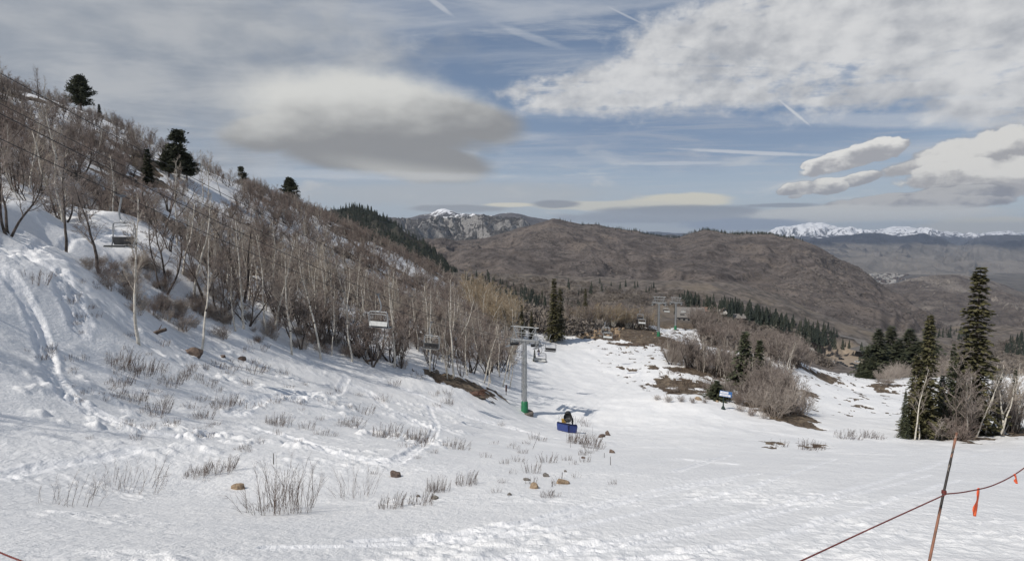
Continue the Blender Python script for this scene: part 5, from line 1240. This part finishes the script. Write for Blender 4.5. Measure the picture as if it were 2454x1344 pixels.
for a in [(0, 675, 1226, 160, 145, 'largest bare bush of upright stems in the snow at the lower left middle'), (1, 850, 1188, 92, 100, 'bush of straight upright stems right of the largest bush'), (2, 320, 1172, 150, 105, 'dark bare bush leaning right on the left snow, above the lowest one'), (3, 165, 1208, 150, 110, 'lowest left bare bush with long stems swept to the right'),
          (4, 522, 1130, 80, 48, 'small dark bush above the tan left boulder'), (5, 665, 1018, 66, 34, 'round brown bush on the snow just below the curved track'), (5, 930, 1050, 88, 40, 'wide dry bush left of the curving ski track'), (5, 1005, 1056, 70, 36, 'dry bush touching the curving ski track'), (5, 1048, 1176, 60, 44, 'dark dense little bush in the lower middle snow'),
          (4, 1115, 1160, 60, 40, 'thin bush right of the dark dense little bush'), (4, 405, 922, 60, 42, 'brown bush at the right end of the left bank brush'), (5, 345, 895, 80, 45, 'dark bush in the middle of the left bank brush'), (5, 290, 872, 80, 40, 'dark bush at the upper end of the left bank brush'), (4, 280, 925, 60, 34, 'brown bush under the left bank brush'),
          (4, 318, 962, 56, 38, 'bare bush in the long tree shadow on the left snow'), (4, 368, 992, 70, 45, 'dark bush just above the left end of the lower track'), (6, 490, 1002, 40, 32, 'small dark bush above the churned track'), (4, 532, 974, 60, 40, 'dark bush right of the small one above the churned track'), (6, 606, 893, 46, 30, 'dry tuft on the snow below the wood edge'),
          (6, 90, 678, 44, 44, 'small tuft beside the ski track on the left bank'), (4, 1418, 1073, 60, 36, 'brown bush on the bank below the dark rock'), (5, 1390, 1062, 70, 34, 'pale dry bush on top of the bank right of the pads'), (6, 1275, 1133, 40, 40, 'dark tuft on the bank above the grey pointed rock'), (6, 1312, 1108, 44, 30, 'tuft on the bank between stones'), (4, 935, 1216, 70, 44, 'pale thin bush right of the upright stem bush'), (4, 1005, 1208, 70, 40, 'pale thin bush beside the flat grey rock'),
          (4, 470, 1140, 60, 40, 'thin bare bush left of the small dark bush'), (6, 735, 1030, 34, 34, 'dark tuft by the lower ski track'), (6, 870, 990, 50, 26, 'dark dead brush on the snow under the light chair'), (5, 840, 1020, 70, 24, 'low dry brush in the middle of the left snowfield'), (5, 1090, 1075, 70, 26, 'low dry brush right of the curving track'), (4, 1310, 1190, 0.1 + 40, 20, 'thin sprigs below the tan boulder'), (5, 1945, 1076, 60, 26, 'dry bush in the dip on the right snowfield'), (6, 1868, 1070, 40, 20, 'pale dry tuft in the dip on the right snowfield'), (4, 2030, 1050, 60, 24, 'bare sprigs on the snow left of the right hand grove'), (5, 2090, 1048, 50, 18, 'low sprigs at the left foot of the right hand grove')]:
    bush(*a)
rb = np.random.default_rng(77); c_ = 0
zones = [((150, 880), (560, 1060), 70), ((560, 900), (1100, 1100), 75), ((60, 660), (330, 900), 34), ((1080, 1000), (1480, 1200), 48), ((450, 1090), (900, 1240), 18), ((340, 800), (700, 900), 30)]
for (x0, y0), (x1, y1), n_ in zones:
    for i in range(n_):
        px_, py_ = rb.uniform(x0, x1), rb.uniform(y0, y1)
        if float(fbm(np.array([px_ / 110.]), np.array([py_ / 60.]), 2, 8)[0]) < -.2: continue
        s_ = rb.uniform(.6, 1.3); bush(6 if i % 3 else 7, px_, py_, 26 * s_, 17 * s_, 'small sprig of twigs poking through the snow of the left slope', 'sprigs in the snow', rb.uniform(0, 6.28))
for i in range(75):
    px_, py_ = (rb.uniform(1570, 1850), rb.uniform(880, 942)) if i % 2 else (rb.uniform(1430, 1690), rb.uniform(788, 840))
    p = hit(px_, py_); o = link('twiggy_shrub', BU[(4, 5, 6)[i % 3]], None, p); s1 = rb.uniform(.9, 1.6) * (1.9 if i % 2 else 1.2); o.scale = (s1, s1, s1 * 1.1); o.rotation_euler = (0, 0, rb.uniform(0, 6.28))
    if i % 2: tag(o, 'low brown brush on the bare ground patches left of the trail sign', 'shrub', 'brush on the bare patches')
    else: tag(o, 'dry brown tuft on the bare rise below the far lift towers', 'shrub', 'tufts on the brown rise')
# ------------------------------------------------------------------ far woods that read as one mass
def low_conifer(seed):
    r = random.Random(seed); V = []; T = []
    for k in range(7):
        z0 = k / 7.2; z1 = z0 + .24; rr_ = .19 * (1 - z0) + .015
        for j in range(6):
            a = 6.28 * j / 6 + k * .5 + r.uniform(-.2, .2); a2 = a + .75; q = r.uniform(.75, 1.2)
            V += [(0, 0, min(z1, 1)), (rr_ * q * math.cos(a), rr_ * q * math.sin(a), z0), (rr_ * q * math.cos(a2), rr_ * q * math.sin(a2), z0 + .02)]; T.append((len(V) - 3, len(V) - 2, len(V) - 1))
    return np.array(V), np.array(T)
def low_oak(seed, n_=70):
    r = random.Random(seed); V = []; T = []
    for k in range(n_):
        a = r.random() * 6.28; cz = r.uniform(-.2, 1); rr_ = math.sqrt(max(0, 1 - cz * cz)) * r.uniform(.75, 1.0); c = np.array([rr_ * math.cos(a), rr_ * math.sin(a), cz * .8 + .2]); d = np.array([r.gauss(0, 1), r.gauss(0, 1), r.gauss(.4, .8)]); d /= np.linalg.norm(d); s_ = np.cross(d, (r.random(), r.random(), r.random())); s_ /= np.linalg.norm(s_)
        V += [c - s_ * .07, c + s_ * .07, c + d * .35]; T.append((len(V) - 3, len(V) - 2, len(V) - 1))
    return np.array(V), np.array(T)
def mass(name, items, protos, mats, label, cat):
    VV = []; TT = []; MI = []; n_ = 0
    for (p, sx_, sz_, mi) in items:
        V, T = protos[int(rng.integers(0, len(protos)))]; a = rng.uniform(0, 6.28); c, s_ = math.cos(a), math.sin(a)
        X_ = (V[:, 0] * c - V[:, 1] * s_) * sx_ + p[0]; Y_ = (V[:, 0] * s_ + V[:, 1] * c) * sx_ + p[1]
        VV.append(np.stack([X_, Y_, V[:, 2] * sz_ + p[2]], 1)); TT.append(T + n_); MI.append(np.full(len(T), mi)); n_ += len(V)
    me = mesh_np(name, np.vstack(VV), None, mats, False, np.concatenate(MI), np.vstack(TT)); return tag(link(name, me), label, cat, kind='stuff')
LC = [low_conifer(i) for i in range(5)]; LO = [low_oak(i) for i in range(5)]
m_fc1 = simple('far_conifer', (.020, .028, .022), (.032, .040, .028), .05); m_fc2 = simple('far_conifer_light', (.034, .042, .03), (.05, .052, .036), .05)
m_fo1 = simple('far_oak', (.115, .098, .086), (.16, .138, .12), .08); m_fo2 = simple('far_oak_pale', (.165, .142, .12), (.21, .18, .152), .08)
def rand_in(P, n_, seed):
    r = np.random.default_rng(seed); P = np.array(P, float); f = inpoly(P); out = []
    while len(out) < n_:
        x, y = r.uniform(P[:, 0].min(), P[:, 0].max()), r.uniform(P[:, 1].min(), P[:, 1].max())
        if f(x, y): out.append((x, y))
    return out
def on_far(px_, py_):
    p = hit(px_, py_, 120)
    return p if p[1] < 900 else None
it = []
for (px_, py_) in rand_in([(1590, 712), (1680, 702), (1760, 726), (1900, 768), (2000, 792), (2100, 818), (2140, 850), (2040, 838), (1950, 812), (1860, 793), (1790, 770), (1700, 748), (1640, 730)], 620, 1):
    p = on_far(px_, py_ + 10)
    if p is not None and float(fbm(np.array([p[0] / 22]), np.array([p[1] / 22]), 2, 44)[0]) > -.22: h = rng.uniform(3.5, 7) if rng.random() < .35 else rng.uniform(7, 13.5); it.append((p, h, h, int(rng.random() < .25)))
for poly_, n_ in (([(1105, 650), (1185, 660), (1300, 715), (1300, 745), (1190, 725), (1130, 700)], 70), ([(1190, 700), (1310, 720), (1310, 760), (1230, 745)], 30), ([(1345, 735), (1400, 735), (1400, 765), (1345, 765)], 14), ([(1340, 690), (1460, 680), (1600, 690), (1600, 705), (1450, 705), (1340, 715)], 24), ([(1060, 625), (1110, 640), (1080, 660)], 30), ([(1900, 790), (1990, 800), (1975, 850), (1925, 850)], 26), ([(2420, 820), (2454, 800), (2454, 850), (2400, 860)], 40), ([(2230, 790), (2330, 795), (2330, 815), (2230, 812)], 30)):
    for (px_, py_) in rand_in(poly_, n_, 3):
        p = on_far(px_, py_)
        if p is not None: h = rng.uniform(4.5, 9.5); it.append((p, h, h, int(rng.random() < .3)))
mass('conifer_wood', it, LC, [m_fc1, m_fc2], 'belt and groups of dark conifers below the brown hills', 'wood')
it = []; r2 = np.random.default_rng(9)
for i in range(2600):
    u = r2.integers(20, P_con.shape[0]); v = r2.integers(6, NVC + 3)
    p = P_con[u, v]; h = r2.uniform(6, 11)
    if float(fbm(np.array([p[0] / 90]), np.array([p[1] / 90]), 3, 4)[0]) > -.35 or v > NVC - 6: it.append((p - np.array([0, 0, .5]), h * 1.1, h, int(r2.random() < .2)))
for i in range(260):
    u = int(np.clip(r2.normal(.62, .12), 0.2, .95) * 419); p = P_brown[u, NVB - 1 - int(abs(r2.normal(0, 3)))]; h = r2.uniform(6, 13); it.append((p, h, h, 0))
for i in range(220):
    u = int(r2.uniform(.70, .93) * 419); p = P_brown[u, NVB - 1 - int(abs(r2.normal(0, 5)))]; h = r2.uniform(5, 10); it.append((p, h * 1.3, h, 1))
mass('far_conifers', it, LC, [m_fc1, m_fc2], 'conifers covering the dark far hill and dotting the brown ridges', 'wood')
it = []; PY = (np.array([(-.5, -.5, 0), (.5, -.5, 0), (.5, .5, 0), (-.5, .5, 0), (.1, 0, 1)], float), np.array([(0, 1, 4), (1, 2, 4), (2, 3, 4), (3, 0, 4)]))
for P_, nv_, n_, sz in ((P_brown, NVB, 9000, (1.6, 3.8)), (P_rt, NVR, 3200, (2.5, 5.5))):
    for i in range(n_):
        u = int(r2.integers(2, P_.shape[0] - 2)); v = int(r2.integers(4, nv_ - 1)); f_ = r2.random(); g_ = r2.random(); p = P_[u, v] * (1 - f_) + P_[u + 1, v] * f_; p = p + (P_[u, v + 1] - P_[u, v]) * g_
        if float(fbm(np.array([p[0] / 130]), np.array([p[1] / 170]), 4, 66)[0]) < .02 + .25 * r2.random(): continue
        h = r2.uniform(*sz); it.append((p - np.array([0, 0, .3]), h * r2.uniform(1.2, 2.2), h * .8, int(r2.random() < .3)))
mass('hill_scrub', it, [PY], [simple('hill_scrub_dark', (.058, .051, .047), (.078, .067, .061), .02), simple('hill_scrub_pale', (.115, .10, .088), (.14, .12, .105), .02)], 'dark scrub dotted over the brown hills', 'scrub')
it = []
for poly_, n_, h0, h1 in (([(1690, 775), (1800, 770), (1950, 810), (2010, 850), (1990, 880), (1905, 862), (1800, 850), (1700, 830)], 700, 3, 6.5), ([(1080, 660), (1300, 730), (1600, 735), (1700, 760), (1690, 700), (1500, 690), (1200, 655)], 800, 2, 4.5), ([(2000, 835), (2454, 815), (2454, 900), (2150, 900), (2090, 870)], 420, 2.5, 5.5), ([(1180, 735), (1300, 745), (1420, 760), (1420, 800), (1300, 800), (1190, 770)], 260, 4, 7)):
    for (px_, py_) in rand_in(poly_, n_, 5):
        p = on_far(px_, py_)
        if p is not None and not polysd(np.array([p[0]]), np.array([p[1]]), PARK_W)[0] < 4: h = rng.uniform(h0, h1); it.append((p - np.array([0, 0, h * .1]), h * .7, h * .8, int(rng.random() < .4)))
mass('oak_scrub_cover', it, LO, [m_fo1, m_fo2], 'grey leafless oak scrub covering the low hills beyond the snow', 'scrub')
# ------------------------------------------------------------------ buildings, parking lot, cars
m_wall = simple('grey_siding', (.26, .245, .225), (.22, .205, .19), 1.5, .8); m_roof = simple('grey_roof', (.20, .185, .17), (.17, .158, .145), 1.2, .8); m_roofr = simple('reddish_roof', (.21, .135, .105), (.17, .11, .085), 1.2, .8); m_pale = simple('pale_roof', (.42, .40, .37), (.36, .34, .31), 1.2, .8); m_brown = simple('brown_wall', (.075, .05, .04), (.10, .07, .055), 2, .8); m_glass = simple('dark_glass', (.02, .022, .026), (.03, .033, .037), 2, .12, .6)
def house(px_, py_, D, w, d_, h, rise, wall, roof, label, rz=0.0, nwin=5):
    c = hit(px_, py_, 230); sc_ = c[1] / 1339 / (D / 1339) ; w, d_, h, rise = w * sc_, d_ * sc_, h * sc_, rise * sc_; t_ = empty('house', c, rz); tag(t_, label, 'building')
    m = MB(); V = [(-w / 2, -d_ / 2, -2), (w / 2, -d_ / 2, -2), (w / 2, d_ / 2, -2), (-w / 2, d_ / 2, -2), (-w / 2, -d_ / 2, h), (w / 2, -d_ / 2, h), (w / 2, d_ / 2, h), (-w / 2, d_ / 2, h), (-w / 2, 0, h + rise), (w / 2, 0, h + rise)]
    m.add(V, [(0, 1, 5, 4), (1, 2, 6, 5), (2, 3, 7, 6), (3, 0, 4, 7)], [(4, 7, 8), (5, 9, 6)]); m.build('wall', wall, t_)
    m = MB(); e = .7; sl = rise / (d_ / 2); zo = -e * sl
    for s_ in (-1, 1):
        y0 = s_ * (d_ / 2 + e); A_ = [(-w / 2 - e, y0, h + zo + .03), (w / 2 + e, y0, h + zo + .03), (w / 2 + e, 0, h + rise + .03), (-w / 2 - e, 0, h + rise + .03)]
        B_ = [(x, y, z + .28) for x, y, z in A_]; m.add(A_ + B_, [(0, 1, 2, 3), (4, 5, 6, 7), (0, 1, 5, 4), (1, 2, 6, 5), (3, 0, 4, 7)])
    m.build('roof', roof, t_)
    for i in range(nwin):
        x = (i + .5) / nwin * w - w / 2; f = MB().box((x, -d_ / 2 - .03, h * .5), (w / nwin * .6, .12, h * .42)).build('window', m_pale, t_); MB().box((x, -d_ / 2 - .10, h * .5), (w / nwin * .5, .06, h * .34)).build('pane', m_glass, f)
    MB().box((w * .32, -d_ / 2 - .05, 1.0), (1.1, .1, 2.1)).build('door', m_brown, t_)
    return t_
house(1652, 768, 380, 18, 15, 3.5, 5.5, m_wall, m_roof, 'large grey lodge with a big sloping roof behind the farther lift towers', R(-10), 6)
house(1706, 752, 420, 13, 9, 2.6, 2.2, m_wall, m_roofr, 'long low building with a reddish roof right of the grey lodge', R(-14), 5)
house(1724, 758, 430, 8, 7, 2.6, 2.4, m_brown, m_pale, 'brown house with a pale roof in front of the conifer belt', R(8), 3)
house(1768, 768, 440, 9, 7, 2.6, 2.4, m_brown, m_roof, 'brown house with a grey roof half hidden in the conifer belt', R(-5), 3)
house(1938, 846, 430, 5, 4, 2.6, 1.2, m_pale, m_pale, 'tiny white hut beside the light pole above the parking lot', R(5), 2)
def planep(px_, py_, z=-113.45): d = ray(px_, py_); return d * (z / d[2])
m_tyre = m_rubber; car_cols = [simple('black_car_paint', (.012, .012, .014), (.016, .016, .018), 1, .25, .6), simple('white_car_paint', (.62, .62, .62), (.58, .58, .58), 1, .3, .6), simple('dark_grey_car_paint', (.035, .037, .042), (.04, .042, .047), 1, .25, .6)]
def car_meshes(suv):
    def loft(secs):
        V = []; Q = []
        for (y, w, z0, z1) in secs: V += [(-w / 2, y, z0), (w / 2, y, z0), (w / 2, y, z1), (-w / 2, y, z1)]
        for i in range(len(secs) - 1):
            for j in range(4): Q.append((i * 4 + j, i * 4 + (j + 1) % 4, i * 4 + 4 + (j + 1) % 4, i * 4 + 4 + j))
        Q += [(3, 2, 1, 0), tuple(len(V) - 4 + j for j in range(4))]; return MB().add(V, Q)
    zt = .95; body = loft([(-2.3, 1.5, .38, .62), (-2.2, 1.72, .3, .82), (-1.2, 1.8, .26, .92), (0, 1.82, .26, .94), (1.5, 1.8, .26, .96), (2.15, 1.72, .3, .92), (2.3, 1.55, .38, .72)])
    top = 1.75 if suv else 1.45
    cab = MB(); b0 = [(-1.2, 1.66), (2.1 if suv else 1.6, 1.66)]; V = [(-.83, -1.15, .9), (.83, -1.15, .9), (.83, b0[1][0], .92), (-.83, b0[1][0], .92), (-.66, -.45, top), (.66, -.45, top), (.66, b0[1][0] - (.25 if suv else .7), top), (-.66, b0[1][0] - (.25 if suv else .7), top)]
    cab.add(V, [(0, 1, 5, 4), (1, 2, 6, 5), (2, 3, 7, 6), (3, 0, 4, 7)])
    rf = MB().box((0, (V[4][1] + V[6][1]) / 2, top), (1.34, V[6][1] - V[4][1] + .06, .07), None, .03)
    w = MB().lathe([(0, -.1), (.2, -.1), (.33, -.11), (.33, .11), (.2, .1), (0, .1)], (0, 0, 0), 14, 'y'); w.V = [np.vstack(w.V)[:, [1, 0, 2]]]
    return body, cab, rf, w
CM = []
for suv in (0, 1):
    for c in car_cols: b_, cb, rf, w = car_meshes(suv); CM.append((b_.mesh('body', c), cb.mesh('windows', m_glass), rf.mesh('roof', c), w.mesh('wheel', m_rubber)))
def car(px_, py_, v, rz, label):
    p = planep(px_, py_); p[2] = float(H(np.array([p[0]]), np.array([p[1]]))[0]); pk = 1 - sstep(-2, 2, polysd(np.array([p[0]]), np.array([p[1]]), PARK_W))[0]; p[2] = p[2] * (1 - pk) + pk * (-113.5 + .01 * (p[0] - 300))
    t_ = empty('parked_car', p + np.array([0, 0, .02]), rz); tag(t_, label, 'car', 'cars in the parking lot'); a = CM[v]
    link('body', a[0], t_); link('windows', a[1], t_); link('roof', a[2], t_)
    for sx_ in (-.82, .82):
        for y in (-1.4, 1.4): link('wheel', a[3], t_, (sx_, y, .33))
for i, (px_, py_, v, lab) in enumerate([(2016, 861, 3, 'black car alone at the back of the gravel lot'), (2008, 870, 3, 'left black car of a pair in the second row of the lot'), (2016, 870.5, 5, 'right dark car of a pair in the second row of the lot'), (2025, 877, 3, 'black car in the third row of the lot'), (2019, 875, 5, 'dark car left of the black car in the third row'), (2043, 873, 0, 'black car standing apart right of the rows'), (2054, 877, 5, 'dark car at the right end of the third row'), (2061, 878.5, 3, 'black car by the dark spruces at the lot edge'),
        (2010, 879.5, 3, 'black car at the left end of the front rows'), (2016, 882, 2, 'dark grey car in the left front rows'), (2041, 881.5, 0, 'black car in the middle of the front rows'), (2051, 882, 3, 'black tall car in the middle right of the front rows'), (2057, 885, 2, 'dark grey car at the right of the front rows'), (2037, 887, 3, 'black car in the nearest row'), (2043, 888, 3, 'second black car in the nearest row'), (2055, 868, 1, 'white car on the open gravel at right'), (1999, 868.5, 4, 'white car at the left border of the lot'), (2064, 860, 3, 'black car at the right back of the lot')]):
    car(px_, py_, v, R(75 + 12 * math.sin(i * 2.1)), lab)
p = on(*pix(1917, 850, 425)[:2]); t_ = empty('light_pole', p); tag(t_, 'tall pale light pole above the parking lot', 'light pole')
MB().bar((0, 0, -1), (0, 0, 8.2), .16, .11, 8).build('pole', m_panel, t_); m = MB(); m.box((0, -.1, 8.4), (1.5, .5, .5), None, .05); m.bar((-.6, 0, 8.2), (.6, 0, 8.2), .06); m.build('lamp_head', m_panel, t_)
for (px_, py_, rz, lab) in ((1912, 851, 1.2, 'white van parked left of the light pole'), (1935, 852, 1.6, 'white pickup parked right of the light pole')):
    p = on(*pix(px_, py_, 420)[:2]); t_ = empty('parked_car', p + np.array([0, 0, .05]), rz); tag(t_, lab, 'van', 'cars in the parking lot'); a = CM[4]
    link('body', a[0], t_); link('windows', a[1], t_); link('roof', a[2], t_)
    for sx_ in (-.82, .82):
        for y in (-1.4, 1.4): link('wheel', a[3], t_, (sx_, y, .33))
# road winding down behind the lot
m_road = simple('worn_asphalt', (.16, .148, .138), (.12, .112, .105), .4, .9)
RP = [hit(px_, py_, 250)[:2] for px_, py_ in ((2012, 806), (2040, 812), (2065, 822), (2078, 832), (2068, 838), (2050, 842))]
C_ = spline(RP, 60); tg = np.gradient(C_, axis=0); tg /= np.linalg.norm(tg, axis=1, keepdims=True); nn = np.stack([-tg[:, 1], tg[:, 0]], 1); V = []
for k in (-5.5, -1.8, 1.8, 5.5): q_ = C_ + nn * k; V.append(np.stack([q_[:, 0], q_[:, 1], np.maximum(H(q_[:, 0], q_[:, 1]), H(C_[:, 0], C_[:, 1])) + .5], 1))
V = np.stack(V, 1); I = np.arange(V.shape[0] * 4).reshape(-1, 4); Q = np.stack([I[:-1, :-1], I[1:, :-1], I[1:, 1:], I[:-1, 1:]], -1).reshape(-1, 4)
tag(link('road', mesh_np('road', V.reshape(-1, 3), Q, [m_road])), kind='structure')
# far town in the valley: specks of roofs, one mass
it = []; r2 = np.random.default_rng(12); VB = np.array([(-1, -1, 0), (1, -1, 0), (1, 1, 0), (-1, 1, 0), (-1, -1, 1), (1, -1, 1), (1, 1, 1), (-1, 1, 1)], float); TB = np.array([(0, 1, 5), (0, 5, 4), (1, 2, 6), (1, 6, 5), (2, 3, 7), (2, 7, 6), (3, 0, 4), (3, 4, 7), (4, 5, 6), (4, 6, 7)])
for i in range(150):
    px_ = r2.normal(2120, 26); D = r2.uniform(6400, 8400); q_ = pix(px_, 660, D); it.append((np.array([q_[0], q_[1], np.interp(D, [6000, 9000], [-600, -600]) - 4]), r2.uniform(7, 22), r2.uniform(8, 20), int(r2.random() < .6)))
mass('far_town', it, [(VB, TB)], [m_brown, m_pale], 'scattered pale roofs of a town far off on the valley floor', 'town')
# ------------------------------------------------------------------ skier on the run behind the tower
def skier(px_, py_):
    p = hit(px_, py_); t_ = empty('person', p, R(150)); tag(t_, 'skier in black jacket and blue trousers standing on snow beside the small fir', 'person')
    def skin(name, verts, edges, radii, mat, parent):
        me = bpy.data.meshes.new(name); me.from_pydata(verts, edges, []); o = link(name, me, parent); me.materials.append(mat)
        o.modifiers.new('skin', 'SKIN'); 
        for v, r_ in zip(me.skin_vertices[0].data, radii): v.radius = (r_, r_)
        me.skin_vertices[0].data[0].use_root = True
        s_ = o.modifiers.new('sub', 'SUBSURF'); s_.levels = s_.render_levels = 2; return o
    m_jk = simple('black_ski_jacket', (.016, .016, .019), (.026, .026, .03), 6); m_tr = simple('blue_ski_trousers', (.028, .045, .16), (.035, .055, .19), 6); m_sk = simple('skin', (.46, .29, .21), (.42, .26, .19), 6)
    v = [(0, 0, .98), (0, .0, 1.15), (0, .02, 1.36), (0, .03, 1.50), (0, .05, 1.60), (.19, .02, 1.42), (.30, .06, 1.16), (.28, .26, 1.02), (.27, .34, .99), (-.19, .02, 1.42), (-.30, .06, 1.16), (-.28, .26, 1.02), (-.27, .34, .99), (.10, 0, .92), (.13, .06, .52), (.14, 0, .10), (.14, .13, .06), (-.10, 0, .92), (-.13, .06, .52), (-.14, 0, .10), (-.14, .13, .06), (0, .07, 1.70), (0, .08, 1.78)]
    e = [(0, 1), (1, 2), (2, 3), (3, 4), (2, 5), (5, 6), (6, 7), (7, 8), (2, 9), (9, 10), (10, 11), (11, 12), (0, 13), (13, 14), (14, 15), (15, 16), (0, 17), (17, 18), (18, 19), (19, 20), (4, 21), (21, 22)]
    rr_ = [.15, .16, .17, .08, .06, .085, .065, .055, .045, .085, .065, .055, .045, .11, .085, .065, .055, .11, .085, .065, .055, .095, .085]
    body = skin('body', v, e, rr_, m_sk, t_)
    skin('jacket', v[:13], e[:12], [.175, .185, .195, .10, .075, .105, .082, .068, .052, .105, .082, .068, .052], m_jk, t_)
    skin('trousers', [v[0], v[13], v[14], v[15], v[17], v[18], v[19]], [(0, 1), (1, 2), (2, 3), (0, 4), (4, 5), (5, 6)], [.165, .125, .10, .085, .125, .10, .085], m_tr, t_)
    MB().lathe([(0, .17), (.07, .155), (.115, .10), (.13, .03), (.125, -.03), (.11, -.06)], (0, .065, 1.76), 16).build('helmet', m_blk, t_, True)
    for s_ in (-1, 1): MB().box((s_ * .14, .06, .05), (.12, .32, .12), None, .03).build('ski_boot', m_blk, t_); MB().box((s_ * .14, .1, .0), (.085, 1.65, .02)).build('ski', m_blk, t_)
skier(1291, 853)
